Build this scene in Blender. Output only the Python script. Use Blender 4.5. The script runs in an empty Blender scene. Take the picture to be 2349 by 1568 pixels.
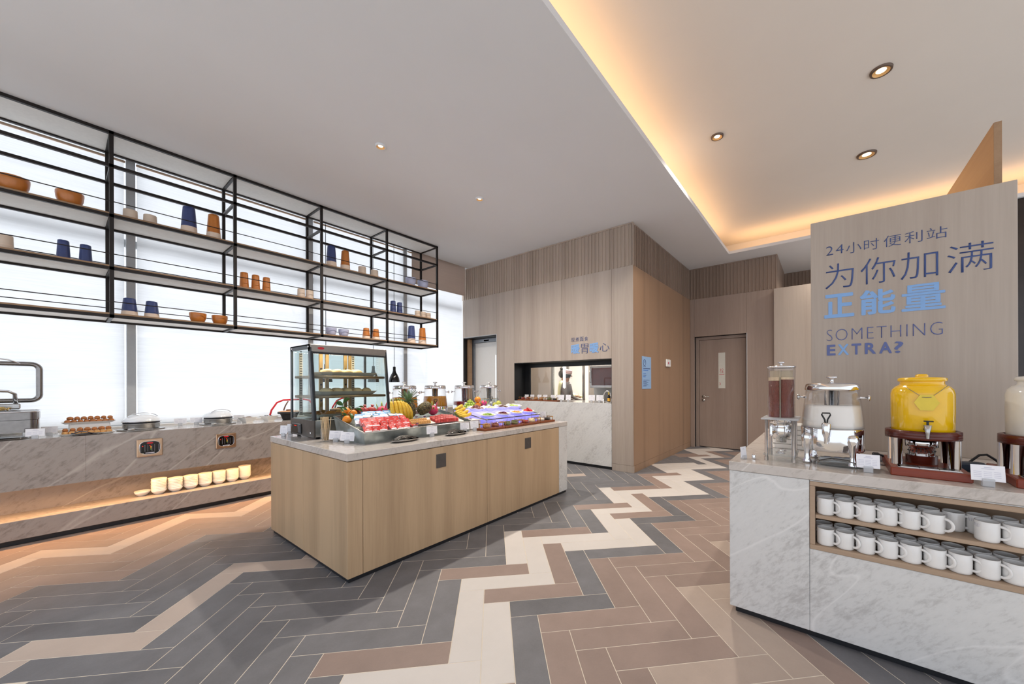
import bpy, bmesh, math, random
from mathutils import Vector, Matrix

# ------------------------------------------------------------------ camera, world, light
S = bpy.context.scene
COL = S.collection
PI = math.pi
R = math.radians
random.seed(7)

cam_d = bpy.data.cameras.new('camera')
cam = bpy.data.objects.new('camera', cam_d); COL.objects.link(cam)
S.camera = cam
YAW = R(37.253)
cam_d.sensor_fit = 'HORIZONTAL'; cam_d.sensor_width = 36.0
cam_d.lens = 847.03 / 2349 * 36.0
cam_d.shift_x = (1174.5 - 1245.73) / 2349
cam_d.shift_y = (881.22 - 784.0) / 2349
cam_d.clip_start = 0.05; cam_d.clip_end = 200
cam.matrix_world = (Matrix.Translation((0, 0, 1.29)) @ Matrix.Rotation(YAW - PI / 2, 4, 'Z')
                    @ Matrix.Rotation(PI / 2, 4, 'X') @ Matrix.Rotation(R(-0.211), 4, 'Z'))

W = bpy.data.worlds.new('overcast_sky'); S.world = W; W.use_nodes = True
wb = W.node_tree.nodes['Background']
wb.inputs[0].default_value = (0.89, 0.95, 1.05, 1); wb.inputs[1].default_value = 1.35

def area(name, loc, rot, sx, sy, power, col, spread=180):
    d = bpy.data.lights.new(name, 'AREA'); d.shape = 'RECTANGLE'; d.size = sx; d.size_y = sy
    d.energy = power; d.color = col; d.spread = R(spread)
    o = bpy.data.objects.new(name, d); COL.objects.link(o); o.location = loc; o.rotation_euler = rot
    return o

# daylight standing outside the blinds of the window front
area('daylight', (1.6, 7.3, 2.4), (R(90), 0, PI), 9.0, 4.8, 250, (0.94, 0.97, 1.0))

vs = S.view_settings
S.display_settings.display_device = 'sRGB'
vs.view_transform = 'Standard'; vs.look = 'None'; vs.gamma = 1.0; vs.use_curve_mapping = False
vs.exposure = 0.0
cy = S.cycles
cy.max_bounces = 8; cy.diffuse_bounces = 4; cy.glossy_bounces = 4; cy.transmission_bounces = 6; cy.transparent_max_bounces = 14
cy.caustics_reflective = False; cy.caustics_refractive = False; cy.sample_clamp_indirect = 4.0

# ------------------------------------------------------------------ materials
def lin(h):
    if isinstance(h, tuple): return h
    h = h.lstrip('#'); c = [int(h[i:i + 2], 16) / 255 for i in (0, 2, 4)]
    return tuple(x / 12.92 if x <= 0.04045 else ((x + 0.055) / 1.055) ** 2.4 for x in c)

MATS = {}
def new_mat(name):
    m = bpy.data.materials.new(name); m.use_nodes = True
    m.node_tree.nodes.clear(); MATS[name] = m
    return m, m.node_tree.nodes, m.node_tree.links

def nd(ns, t, **kw):
    n = ns.new(t)
    for k, v in kw.items():
        if k.startswith('i_'):
            n.inputs[k[2:].replace('_', ' ')].default_value = v
        else: setattr(n, k, v)
    return n

def ramp(ns, stops):
    r = ns.new('ShaderNodeValToRGB'); e = r.color_ramp.elements
    while len(e) < len(stops): e.new(0.5)
    for i, (p, c) in enumerate(stops):
        e[i].position = p; e[i].color = (*c, 1)
    return r

def out(ns, ls, sh):
    o = ns.new('ShaderNodeOutputMaterial'); ls.new(sh, o.inputs[0])

def plain(name, col, rough=0.5, metal=0.0, spec=0.5, var=0.06, scale=30.0, coat=0.0, bump=0.0, sss=0.0, alpha=1.0):
    """a principled surface with a little procedural mottling"""
    m, ns, ls = new_mat(name)
    c = lin(col)
    b = nd(ns, 'ShaderNodeBsdfPrincipled')
    b.inputs['Roughness'].default_value = rough; b.inputs['Metallic'].default_value = metal
    b.inputs['Specular IOR Level'].default_value = spec; b.inputs['Coat Weight'].default_value = coat
    b.inputs['Subsurface Weight'].default_value = sss
    if sss: b.inputs['Subsurface Radius'].default_value = (0.02, 0.012, 0.008)
    t = nd(ns, 'ShaderNodeTexCoord'); n = nd(ns, 'ShaderNodeTexNoise'); n.inputs['Scale'].default_value = scale
    n.inputs['Detail'].default_value = 3
    ls.new(t.outputs['Object'], n.inputs['Vector'])
    r = ramp(ns, [(0.3, tuple(x * (1 - var) for x in c)), (0.7, tuple(min(1, x * (1 + var)) for x in c))])
    ls.new(n.outputs['Fac'], r.inputs[0]); ls.new(r.outputs[0], b.inputs['Base Color'])
    if bump:
        bp = nd(ns, 'ShaderNodeBump'); bp.inputs['Strength'].default_value = bump; bp.inputs['Distance'].default_value = 0.004
        ls.new(n.outputs['Fac'], bp.inputs['Height']); ls.new(bp.outputs[0], b.inputs['Normal'])
    out(ns, ls, b.outputs[0]); return m

def emit(name, col, strength):
    m, ns, ls = new_mat(name); e = nd(ns, 'ShaderNodeEmission')
    e.inputs[0].default_value = (*lin(col), 1); e.inputs[1].default_value = strength
    out(ns, ls, e.outputs[0]); return m

def wood(name, dark, light, rough=0.5, scale=1.0, axis='Z', streak=0.5, spec=0.35):
    """veneer with grain along one world axis, board to board tone drift and fine pores"""
    m, ns, ls = new_mat(name)
    g = nd(ns, 'ShaderNodeNewGeometry')
    hi, lo = 14.0 * scale, 0.55 * scale
    sc = {'Z': (hi, hi, lo), 'X': (lo, hi, hi), 'Y': (hi, lo, hi)}[axis]
    mp = nd(ns, 'ShaderNodeMapping'); mp.inputs['Scale'].default_value = sc
    ls.new(g.outputs['Position'], mp.inputs['Vector'])
    n1 = nd(ns, 'ShaderNodeTexNoise'); n1.inputs['Scale'].default_value = 1.0; n1.inputs['Detail'].default_value = 5; n1.inputs['Distortion'].default_value = 0.9
    n2 = nd(ns, 'ShaderNodeTexNoise'); n2.inputs['Scale'].default_value = 7.0; n2.inputs['Detail'].default_value = 2
    mp3 = nd(ns, 'ShaderNodeMapping'); s3 = {'Z': (4.5, 4.5, 0.05), 'X': (0.05, 4.5, 4.5), 'Y': (4.5, 0.05, 4.5)}[axis]
    mp3.inputs['Scale'].default_value = s3; ls.new(g.outputs['Position'], mp3.inputs['Vector'])
    n3 = nd(ns, 'ShaderNodeTexNoise'); n3.inputs['Scale'].default_value = 1.0; n3.inputs['Detail'].default_value = 1
    ls.new(mp.outputs[0], n1.inputs['Vector']); ls.new(mp.outputs[0], n2.inputs['Vector']); ls.new(mp3.outputs[0], n3.inputs['Vector'])
    a = nd(ns, 'ShaderNodeMath', operation='MULTIPLY'); a.inputs[1].default_value = 0.34; ls.new(n1.outputs['Fac'], a.inputs[0])
    b = nd(ns, 'ShaderNodeMath', operation='MULTIPLY_ADD'); b.inputs[1].default_value = 0.22; ls.new(n2.outputs['Fac'], b.inputs[0]); ls.new(a.outputs[0], b.inputs[2])
    c = nd(ns, 'ShaderNodeMath', operation='MULTIPLY_ADD'); c.inputs[1].default_value = streak; ls.new(n3.outputs['Fac'], c.inputs[0]); ls.new(b.outputs[0], c.inputs[2])
    r = ramp(ns, [(0.28, lin(dark)), (0.72, lin(light))]); ls.new(c.outputs[0], r.inputs[0])
    p = nd(ns, 'ShaderNodeBsdfPrincipled'); p.inputs['Roughness'].default_value = rough; p.inputs['Specular IOR Level'].default_value = spec
    ls.new(r.outputs[0], p.inputs['Base Color'])
    bp = nd(ns, 'ShaderNodeBump'); bp.inputs['Strength'].default_value = 0.12; bp.inputs['Distance'].default_value = 0.002
    ls.new(n2.outputs['Fac'], bp.inputs['Height']); ls.new(bp.outputs[0], p.inputs['Normal'])
    out(ns, ls, p.outputs[0]); return m

def marble(name, base, dark, vein, rough=0.25, rot=(-0.785, 0.1, 0.0), scale=1.0, fine=0.6, amount=0.5):
    """grey marble: fine slanting flecks, slow clouds and a few straight pale veins"""
    m, ns, ls = new_mat(name)
    g = nd(ns, 'ShaderNodeNewGeometry')
    mr = nd(ns, 'ShaderNodeMapping'); mr.inputs['Rotation'].default_value = rot; ls.new(g.outputs['Position'], mr.inputs['Vector'])
    mp = nd(ns, 'ShaderNodeMapping'); mp.inputs['Scale'].default_value = (scale * 2.6, scale * 2.6, scale)
    ls.new(mr.outputs[0], mp.inputs['Vector'])
    n1 = nd(ns, 'ShaderNodeTexNoise'); n1.inputs['Scale'].default_value = 15; n1.inputs['Detail'].default_value = 8; n1.inputs['Roughness'].default_value = 0.68; n1.inputs['Distortion'].default_value = 0.25
    n2 = nd(ns, 'ShaderNodeTexNoise'); n2.inputs['Scale'].default_value = 1.7; n2.inputs['Detail'].default_value = 3
    ls.new(mp.outputs[0], n1.inputs['Vector']); ls.new(mp.outputs[0], n2.inputs['Vector'])
    mx = nd(ns, 'ShaderNodeMath', operation='MULTIPLY_ADD'); mx.inputs[1].default_value = fine
    ls.new(n1.outputs['Fac'], mx.inputs[0])
    m2 = nd(ns, 'ShaderNodeMath', operation='MULTIPLY'); m2.inputs[1].default_value = 1 - fine; ls.new(n2.outputs['Fac'], m2.inputs[0]); ls.new(m2.outputs[0], mx.inputs[2])
    r = ramp(ns, [(0.36, lin(dark)), (0.49, lin(base)), (0.70, tuple(min(1, x * 1.08) for x in lin(base)))])
    ls.new(mx.outputs[0], r.inputs[0])
    mp2 = nd(ns, 'ShaderNodeMapping'); mp2.inputs['Rotation'].default_value = (0.3, 0.25, 0.2); mp2.inputs['Scale'].default_value = (scale * 1.5, scale * 1.5, scale * 0.3)
    ls.new(mr.outputs[0], mp2.inputs['Vector'])
    n4 = nd(ns, 'ShaderNodeTexNoise'); n4.inputs['Scale'].default_value = 0.9; n4.inputs['Detail'].default_value = 3; n4.inputs['Roughness'].default_value = 0.35
    ls.new(mp2.outputs[0], n4.inputs['Vector'])
    d = nd(ns, 'ShaderNodeMath', operation='SUBTRACT'); d.inputs[1].default_value = 0.44; ls.new(n4.outputs['Fac'], d.inputs[0])
    ab = nd(ns, 'ShaderNodeMath', operation='ABSOLUTE'); ls.new(d.outputs[0], ab.inputs[0])
    vr = ramp(ns, [(0.0, (1, 1, 1)), (0.0025, (0, 0, 0))]); ls.new(ab.outputs[0], vr.inputs[0])
    mixc = nd(ns, 'ShaderNodeMix', data_type='RGBA'); mixc.inputs[7].default_value = (*lin(vein), 1)
    sc = nd(ns, 'ShaderNodeMath', operation='MULTIPLY'); sc.inputs[1].default_value = amount; ls.new(vr.outputs[0], sc.inputs[0])
    ls.new(sc.outputs[0], mixc.inputs[0]); ls.new(r.outputs[0], mixc.inputs[6])
    p = nd(ns, 'ShaderNodeBsdfPrincipled'); p.inputs['Roughness'].default_value = rough
    ls.new(mixc.outputs[2], p.inputs['Base Color'])
    out(ns, ls, p.outputs[0]); return m

def stone_tile(name, c, var=0.16, rough=0.55):
    m, ns, ls = new_mat(name); c = lin(c)
    g = nd(ns, 'ShaderNodeNewGeometry'); oi = nd(ns, 'ShaderNodeObjectInfo')
    n1 = nd(ns, 'ShaderNodeTexNoise'); n1.inputs['Scale'].default_value = 5; n1.inputs['Detail'].default_value = 7; n1.inputs['Roughness'].default_value = 0.65
    n2 = nd(ns, 'ShaderNodeTexNoise'); n2.inputs['Scale'].default_value = 120; n2.inputs['Detail'].default_value = 2
    ls.new(g.outputs['Position'], n1.inputs['Vector']); ls.new(g.outputs['Position'], n2.inputs['Vector'])
    a = nd(ns, 'ShaderNodeMath', operation='MULTIPLY'); a.inputs[1].default_value = 0.7; ls.new(n1.outputs['Fac'], a.inputs[0])
    b = nd(ns, 'ShaderNodeMath', operation='MULTIPLY_ADD'); b.inputs[1].default_value = 0.15; ls.new(n2.outputs['Fac'], b.inputs[0]); ls.new(a.outputs[0], b.inputs[2])
    d = nd(ns, 'ShaderNodeMath', operation='MULTIPLY_ADD'); d.inputs[1].default_value = 0.18; ls.new(oi.outputs['Random'], d.inputs[0]); ls.new(b.outputs[0], d.inputs[2])
    r = ramp(ns, [(0.32, tuple(x * (1 - var) for x in c)), (0.72, tuple(min(1, x * (1 + var)) for x in c))]); ls.new(d.outputs[0], r.inputs[0])
    p = nd(ns, 'ShaderNodeBsdfPrincipled'); p.inputs['Roughness'].default_value = rough; p.inputs['Specular IOR Level'].default_value = 0.4
    ls.new(r.outputs[0], p.inputs['Base Color'])
    bp = nd(ns, 'ShaderNodeBump'); bp.inputs['Strength'].default_value = 0.15; bp.inputs['Distance'].default_value = 0.002
    ls.new(n1.outputs['Fac'], bp.inputs['Height']); ls.new(bp.outputs[0], p.inputs['Normal'])
    out(ns, ls, p.outputs[0]); return m

def clear(name, tint='#ffffff', refl=0.10, rough=0.02, body=0.0, body_col='#ffffff'):
    """thin clear acrylic or glass: see-through with a mirror sheen that grows at grazing angles"""
    m, ns, ls = new_mat(name)
    t = nd(ns, 'ShaderNodeBsdfTransparent'); t.inputs[0].default_value = (*lin(tint), 1)
    gl = nd(ns, 'ShaderNodeBsdfGlossy'); gl.inputs['Roughness'].default_value = rough
    lw = nd(ns, 'ShaderNodeLayerWeight'); lw.inputs[0].default_value = 0.35
    k = nd(ns, 'ShaderNodeMath', operation='MULTIPLY_ADD'); k.inputs[1].default_value = 0.55; k.inputs[2].default_value = refl * 0.5
    ls.new(lw.outputs['Facing'], k.inputs[0])
    p2 = nd(ns, 'ShaderNodeMath', operation='POWER'); p2.inputs[1].default_value = 1.6; ls.new(k.outputs[0], p2.inputs[0])
    mx = nd(ns, 'ShaderNodeMixShader'); ls.new(p2.outputs[0], mx.inputs[0]); ls.new(t.outputs[0], mx.inputs[1]); ls.new(gl.outputs[0], mx.inputs[2])
    res = mx.outputs[0]
    if body:
        df = nd(ns, 'ShaderNodeBsdfDiffuse'); df.inputs[0].default_value = (*lin(body_col), 1)
        m2 = nd(ns, 'ShaderNodeMixShader'); m2.inputs[0].default_value = body
        ls.new(res, m2.inputs[1]); ls.new(df.outputs[0], m2.inputs[2]); res = m2.outputs[0]
    out(ns, ls, res); return m

def fabric_blind(name, col, trans, weave=260.0):
    m, ns, ls = new_mat(name); c = lin(col)
    g = nd(ns, 'ShaderNodeNewGeometry'); mp = nd(ns, 'ShaderNodeMapping'); mp.inputs['Scale'].default_value = (2.0, 1, 90)
    ls.new(g.outputs['Position'], mp.inputs['Vector'])
    n = nd(ns, 'ShaderNodeTexNoise'); n.inputs['Scale'].default_value = 1.5; n.inputs['Detail'].default_value = 3; ls.new(mp.outputs[0], n.inputs['Vector'])
    r = ramp(ns, [(0.35, tuple(x * 0.94 for x in c)), (0.65, c)]); ls.new(n.outputs['Fac'], r.inputs[0])
    tr = nd(ns, 'ShaderNodeBsdfTranslucent'); df = nd(ns, 'ShaderNodeBsdfDiffuse')
    ls.new(r.outputs[0], tr.inputs[0]); ls.new(r.outputs[0], df.inputs[0])
    mx = nd(ns, 'ShaderNodeMixShader'); mx.inputs[0].default_value = trans
    ls.new(df.outputs[0], mx.inputs[1]); ls.new(tr.outputs[0], mx.inputs[2])
    out(ns, ls, mx.outputs[0]); return m

# walls, floor, counters
plain('ceiling_white', '#dfe0e1', 0.85, var=0.01, scale=2)
plain('ceiling_upper', '#e8e2d9', 0.85, var=0.01, scale=2)
plain('wall_white', '#e6e4e0', 0.8, var=0.01, scale=3)
wood('oak_wall', '#9b8d82', '#b6aa9f', streak=0.6)
wood('oak_slat', '#9d8d7f', '#bbab9c', streak=0.6)
wood('oak_slat_hall', '#7d6b5d', '#958274', streak=0.7)  # darker copy of oak_slat, the dimmer hall put into the colour
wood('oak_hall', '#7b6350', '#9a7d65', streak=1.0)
wood('oak_sign', '#a5978b', '#bbafa3', rough=0.4, scale=0.8, streak=0.4)
wood('oak_island', '#a1876a', '#c4a887', scale=1.15, streak=0.7, rough=0.45)
wood('oak_door', '#97857a', '#ad9b8e', scale=1.4, streak=0.3)
wood('oak_shelf', '#94765a', '#ad8e70', axis='X', streak=0.3)
wood('oak_niche', '#a58d77', '#bba48d', axis='Y', streak=0.3)
wood('oak_beam', '#a87a4c', '#bb8d5c', axis='X', streak=0.4)
plain('shelf_underside', '#ece9e3', 0.6, var=0.03)
marble('marble_grey', '#c6c1bd', '#a19b96', '#efedea')
marble('marble_light', '#d6d6d5', '#bdbcbb', '#f0efee', scale=1.5)
marble('marble_window', '#9c948f', '#7f7773', '#c9c2bc', fine=0.68, rot=(0.0, -0.85, 0.0))  # base tone lowered to hold the shade on the counter front
marble('marble_top', '#c9c2bc', '#aea69f', '#e9e5e1', rough=0.1)
marble('marble_beige', '#d9cabb', '#cdbcab', '#a08c7a', rough=0.2, scale=0.5, fine=0.25)
plain('kick_black', '#1d1f24', 0.4, var=0.1)
plain('frame_dark', '#2c2725', 0.42, metal=0.6, var=0.12, scale=14)
plain('frame_black', '#17181a', 0.4, var=0.1)
plain('grout', '#d6ccbd', 0.9, var=0.05)
stone_tile('tile_dark', '#6b6b6f', 0.22)
stone_tile('tile_taupe', '#8f7d75', 0.12)
stone_tile('tile_white', '#cbc6c2', 0.04)
stone_tile('tile_beige', '#b5a69c', 0.08)
stone_tile('tile_tan', '#ab9b90', 0.08)
fabric_blind('blind_white', '#f6f7f8', 0.62)
fabric_blind('blind_taupe', '#d6c6ba', 0.38)
plain('blind_rail', '#d2b49a', 0.6)
plain('alu_grey', '#b9bbbd', 0.5, var=0.03)
plain('glass_sky', '#e9f0f4', 0.2)
# metals, glass, ceramics
plain('chrome', '#e6e6e8', 0.09, metal=1.0, var=0.02)
plain('steel', '#b9b7b4', 0.25, metal=1.0, var=0.05)
plain('steel_dark', '#8b8784', 0.22, metal=1.0, var=0.08)
plain('galvanised', '#aab4b4', 0.34, metal=0.9, var=0.22, scale=16)
plain('brass', '#b98c4e', 0.25, metal=1.0, var=0.06)
plain('copper_plate', '#cfae90', 0.28, metal=1.0, var=0.04)
plain('black_gloss', '#0b0b0d', 0.12, var=0.1)
plain('black_matte', '#1b1c1f', 0.5, var=0.1)
plain('porcelain', '#eeece8', 0.18, var=0.015, coat=0.3)
plain('mug_white', '#e9e8e6', 0.2, var=0.01, coat=0.3)
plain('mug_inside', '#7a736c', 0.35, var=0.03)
plain('card_white', '#f1f1f6', 0.6, var=0.005)
plain('print_grey', '#c9c9d8', 0.7, var=0.02)
clear('glass_clear', refl=0.12)
clear('glass_case', '#e4efee', refl=0.2)
clear('acrylic', '#f4f7f8', refl=0.16, body=0.06)
clear('acrylic_frost', '#eef0f2', refl=0.2, body=0.45, body_col='#e4e6ea')

# ------------------------------------------------------------------ geometry helpers
class G:
    """collects shapes of one part; build() links them as one mesh object"""
    def __init__(s): s.v = []; s.f = []; s.sm = []; s.mi = []; s.cur = 0
    def add(s, vs, fs, smooth=False, M=None):
        o = len(s.v)
        for p in vs:
            p = Vector(p)
            s.v.append(tuple(M @ p) if M else tuple(p))
        for f in fs:
            s.f.append(tuple(i + o for i in f)); s.sm.append(smooth); s.mi.append(s.cur)
        return s
    def box(s, x0, x1, y0, y1, z0, z1, M=None):
        v = [(x, y, z) for z in (z0, z1) for x, y in ((x0, y0), (x1, y0), (x1, y1), (x0, y1))]
        return s.add(v, [(3, 2, 1, 0), (4, 5, 6, 7), (0, 1, 5, 4), (1, 2, 6, 5), (2, 3, 7, 6), (3, 0, 4, 7)], False, M)
    def rbox(s, x0, x1, y0, y1, z0, z1, b=0.004, M=None):
        """box with chamfered edges"""
        b = min(b, (x1 - x0) / 2.2, (y1 - y0) / 2.2, (z1 - z0) / 2.2)
        X = (x0, x0 + b, x1 - b, x1); Y = (y0, y0 + b, y1 - b, y1)
        def ring(x0, x1, y0, y1, z, c):
            return [(x0 + c, y0, z), (x1 - c, y0, z), (x1, y0 + c, z), (x1, y1 - c, z), (x1 - c, y1, z), (x0 + c, y1, z), (x0, y1 - c, z), (x0, y0 + c, z)]
        v = ring(x0 + b, x1 - b, y0 + b, y1 - b, z0, b * 0.3) + ring(x0, x1, y0, y1, z0 + b, b) + ring(x0, x1, y0, y1, z1 - b, b) + ring(x0 + b, x1 - b, y0 + b, y1 - b, z1, b * 0.3)
        f = [tuple(range(7, -1, -1)), tuple(range(24, 32))]
        for k in range(3):
            for i in range(8):
                j = (i + 1) % 8; f.append((k * 8 + i, k * 8 + j, k * 8 + 8 + j, k * 8 + 8 + i))
        return s.add(v, f, False, M)
    def lathe(s, prof, n=24, M=None, smooth=True, lobes=0, amp=0.0, sy=1.0, wave=0, wamp=0.0):
        v = []; f = []; rings = []
        for i, (r, z) in enumerate(prof):
            if r < 1e-6:
                rings.append([len(v)]); v.append((0, 0, z)); continue
            rg = []
            for k in range(n):
                a = 2 * PI * k / n
                rr = r * (1 + amp * math.cos(lobes * a)) if lobes else r
                zz = z + (wamp * math.cos(wave * a) * (i / (len(prof) - 1)) ** 2 if wave else 0)
                rg.append(len(v)); v.append((rr * math.cos(a), rr * math.sin(a) * sy, zz))
            rings.append(rg)
        for a, b in zip(rings, rings[1:]):
            if len(a) == 1 and len(b) == 1: continue
            for k in range(n):
                j = (k + 1) % n
                if len(a) == 1: f.append((a[0], b[j], b[k]))
                elif len(b) == 1: f.append((a[k], a[j], b[0]))
                else: f.append((a[k], a[j], b[j], b[k]))
        return s.add(v, f, smooth, M)
    def tube(s, pts, r, n=8, closed=False, M=None, smooth=True, flat=1.0):
        pts = [Vector(p) for p in pts]; m = len(pts); v = []; f = []
        rs = r if isinstance(r, (list, tuple)) else [r] * m
        prev = None
        for i, p in enumerate(pts):
            if closed: t = pts[(i + 1) % m] - pts[i - 1]
            else: t = pts[min(i + 1, m - 1)] - pts[max(i - 1, 0)]
            t.normalize()
            if prev is None:
                up = Vector((0, 0, 1)) if abs(t.z) < 0.95 else Vector((1, 0, 0))
                a = t.cross(up).normalized()
            else: a = (prev - t * prev.dot(t)).normalized()
            prev = a; b = t.cross(a)
            for k in range(n):
                w = 2 * PI * k / n
                v.append(p + (a * math.cos(w) + b * math.sin(w) * flat) * rs[i])
        for i in range(m if closed else m - 1):
            for k in range(n):
                j = (k + 1) % n; i2 = (i + 1) % m
                f.append((i * n + k, i2 * n + k, i2 * n + j, i * n + j))
        if not closed: f += [tuple(range(n)), tuple(range((m - 1) * n + n - 1, (m - 1) * n - 1, -1))]
        return s.add(v, f, smooth, M)
    def cyl(s, x, y, z0, z1, r, n=16, M=None, r2=None):
        return s.lathe([(0, z0), (r, z0), (r, z0), (r2 or r, z1), (r2 or r, z1), (0, z1)], n, (M or Matrix()) @ Matrix.Translation((x, y, 0)), smooth=True)
    def bar(s, a, b, w, h=None, M=None):
        """square bar between two points"""
        a, b = Vector(a), Vector(b); h = h or w; t = (b - a).normalized()
        up = Vector((0, 0, 1)) if abs(t.z) < 0.9 else Vector((0, 1, 0))
        x = t.cross(up).normalized() * w / 2; y = x.cross(t).normalized() * h / 2
        v = [p + q for p in (a, b) for q in (-x - y, x - y, x + y, -x + y)]
        return s.add(v, [(3, 2, 1, 0), (4, 5, 6, 7), (0, 1, 5, 4), (1, 2, 6, 5), (2, 3, 7, 6), (3, 0, 4, 7)], False, M)
    def prism(s, poly, z0, z1, M=None, smooth=False):
        n = len(poly)
        v = [(x, y, z0) for x, y in poly] + [(x, y, z1) for x, y in poly]
        f = [tuple(range(n - 1, -1, -1)), tuple(range(n, 2 * n))]
        s.add(v, f, False, M); return s.add(v, [(i, (i + 1) % n, n + (i + 1) % n, n + i) for i in range(n)], smooth, M)
    def ball(s, c, rx, ry=None, rz=None, nu=12, nv=8, M=None):
        ry = ry or rx; rz = rz or rx
        pr = [(math.sin(PI * i / nv) if 0 < i < nv else 0, -math.cos(PI * i / nv)) for i in range(nv + 1)]
        return s.lathe(pr, nu, (M or Matrix()) @ Matrix.Translation(c) @ Matrix.Diagonal((rx, ry, rz, 1)))
    def grid(s, fn, nu, nv, smooth=True, M=None):
        v = [fn(i / nu, j / nv) for j in range(nv + 1) for i in range(nu + 1)]
        f = [(j * (nu + 1) + i, j * (nu + 1) + i + 1, (j + 1) * (nu + 1) + i + 1, (j + 1) * (nu + 1) + i) for j in range(nv) for i in range(nu)]
        return s.add(v, f, smooth, M)
    def mesh(s, name, mat):
        me = bpy.data.meshes.new(name); me.from_pydata(s.v, [], s.f)
        for m in (mat if isinstance(mat, (list, tuple)) else [mat]):
            me.materials.append(MATS[m] if isinstance(m, str) else m)
        me.polygons.foreach_set('use_smooth', s.sm); me.polygons.foreach_set('material_index', s.mi)
        me.update(); return me
    def build(s, name, mat, parent=None, loc=None, rot=None, label=None):
        o = bpy.data.objects.new(name, s.mesh(name, mat)); COL.objects.link(o)
        if parent: o.parent = parent
        if loc: o.location = loc
        if rot: o.rotation_euler = rot
        if label: o['label'] = label
        return o

def inst(name, me, parent=None, loc=(0, 0, 0), rz=0.0, rot=None):
    o = bpy.data.objects.new(name, me); COL.objects.link(o)
    if parent: o.parent = parent
    o.location = loc; o.rotation_euler = rot or (0, 0, rz); return o

def tag(o, label, cat, group=None):
    o['label'] = label; o['category'] = cat
    if group: o['group'] = group
    return o

def thing(name, label, cat, loc=(0, 0, 0), rz=0.0, group=None):
    o = bpy.data.objects.new(name, None); COL.objects.link(o); o.empty_display_size = 0.05
    o.location = loc; o.rotation_euler = (0, 0, rz); return tag(o, label, cat, group)

def struct(o): o['kind'] = 'structure'; return o

def dup(root, loc, rz=None, label=None, group=None):
    r = root.copy(); COL.objects.link(r); r.location = loc
    if rz is not None: r.rotation_euler = (0, 0, rz)
    if label: r['label'] = label
    if group: r['group'] = group
    for ch in list(root.children):
        c = ch.copy(); COL.objects.link(c); c.parent = r
        for g in list(ch.children):
            d = g.copy(); COL.objects.link(d); d.parent = c
    return r

def TR(x=0, y=0, z=0, rz=0.0, rx=0.0, ry=0.0, s=1.0):
    return Matrix.Translation((x, y, z)) @ Matrix.Rotation(rz, 4, 'Z') @ Matrix.Rotation(ry, 4, 'Y') @ Matrix.Rotation(rx, 4, 'X') @ Matrix.Scale(s, 4)

def text_mesh(body, size, mat, extrude=0.002, offset=0.0, space=1.0, align='LEFT', shear=0.0):
    cu = bpy.data.curves.new('lettering', 'FONT'); cu.body = body; cu.size = size; cu.extrude = extrude
    cu.offset = offset; cu.space_character = space; cu.align_x = align; cu.shear = shear; cu.resolution_u = 3
    o = bpy.data.objects.new('lettering', cu); COL.objects.link(o)
    dg = bpy.context.evaluated_depsgraph_get(); dg.update()
    me = bpy.data.meshes.new_from_object(o.evaluated_get(dg)); bpy.data.objects.remove(o)
    me.materials.clear(); me.materials.append(MATS[mat]); return me

ORD = ['first', 'second', 'third', 'fourth', 'fifth', 'sixth', 'seventh', 'eighth', 'ninth', 'tenth', 'eleventh', 'twelfth', 'thirteenth', 'fourteenth', 'fifteenth', 'sixteenth', 'seventeenth', 'eighteenth', 'nineteenth', 'twentieth']

# ------------------------------------------------------------------ floor: herringbone of 15 x 60 cm tiles
TW, Q0, P0, SQ = 0.15066, -0.3594, 1.6034, math.sqrt(2)
def tile_col(kind, n, k):
    """colour of a herringbone tile: zigzag bands counted by k, their rows by n"""
    if k <= -16: return 'tile_taupe'
    if k == -15: return 'tile_beige'
    if -14 <= k <= -12: return 'tile_taupe'
    if k == -7 and n < 3: return 'tile_beige'
    if kind == 'H' and n == 3 and k == -2: return 'tile_beige'
    WH = {-2: (1,), -1: (1,), 0: (1,), 1: (2, 3), 2: (3,), 3: (4, 5), 4: (5, 6), 5: (5, 6, 7), 6: (7,), 7: (7, 8)}
    BH = {-2: (0, 2), -1: (0, 2), 0: (0, 2), 1: (1,), 2: (2, 4), 3: (3,), 4: (4,), 6: (5, 6)}
    DH = {-2: (3,), -1: (3,), 0: (3,), 1: (4,), 2: (5,), 3: (6,), 4: (7,), 5: (8,), 6: (8,), 7: (9,)}
    WV = {-2: (1, 2), -1: (1, 2), 0: (0, 1), 1: (3, 4), 2: (2, 3), 3: (5, 6), 4: (4, 5, 6), 5: (7,), 6: (6, 7), 7: (7, 8)}
    BV = {0: (2,), 2: (4,), 3: (4,), 6: (8,)}
    DV = {-2: (3,), -1: (3,), 0: (3,), 1: (5,), 2: (5,), 3: (7,), 4: (7,), 5: (6, 8), 6: (9,), 7: (9,)}
    Wt, Bt, Dt = (WH, BH, DH) if kind == 'H' else (WV, BV, DV)
    m = max(-2, min(7, n))
    if k in Wt.get(m, ()): return 'tile_white'
    if k in Bt.get(m, ()): return 'tile_taupe'
    if k in Dt.get(m, ()): return 'tile_dark'
    lo = min(Wt.get(m, (0,)))
    if k < lo: return 'tile_dark'
    e = 7 if n <= 0 else 8 if n == 1 else 9 + n
    if k < e: return 'tile_taupe'
    if k < e + 2: return 'tile_tan'
    if k < e + 3: return 'tile_taupe'
    return 'tile_dark'

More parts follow.
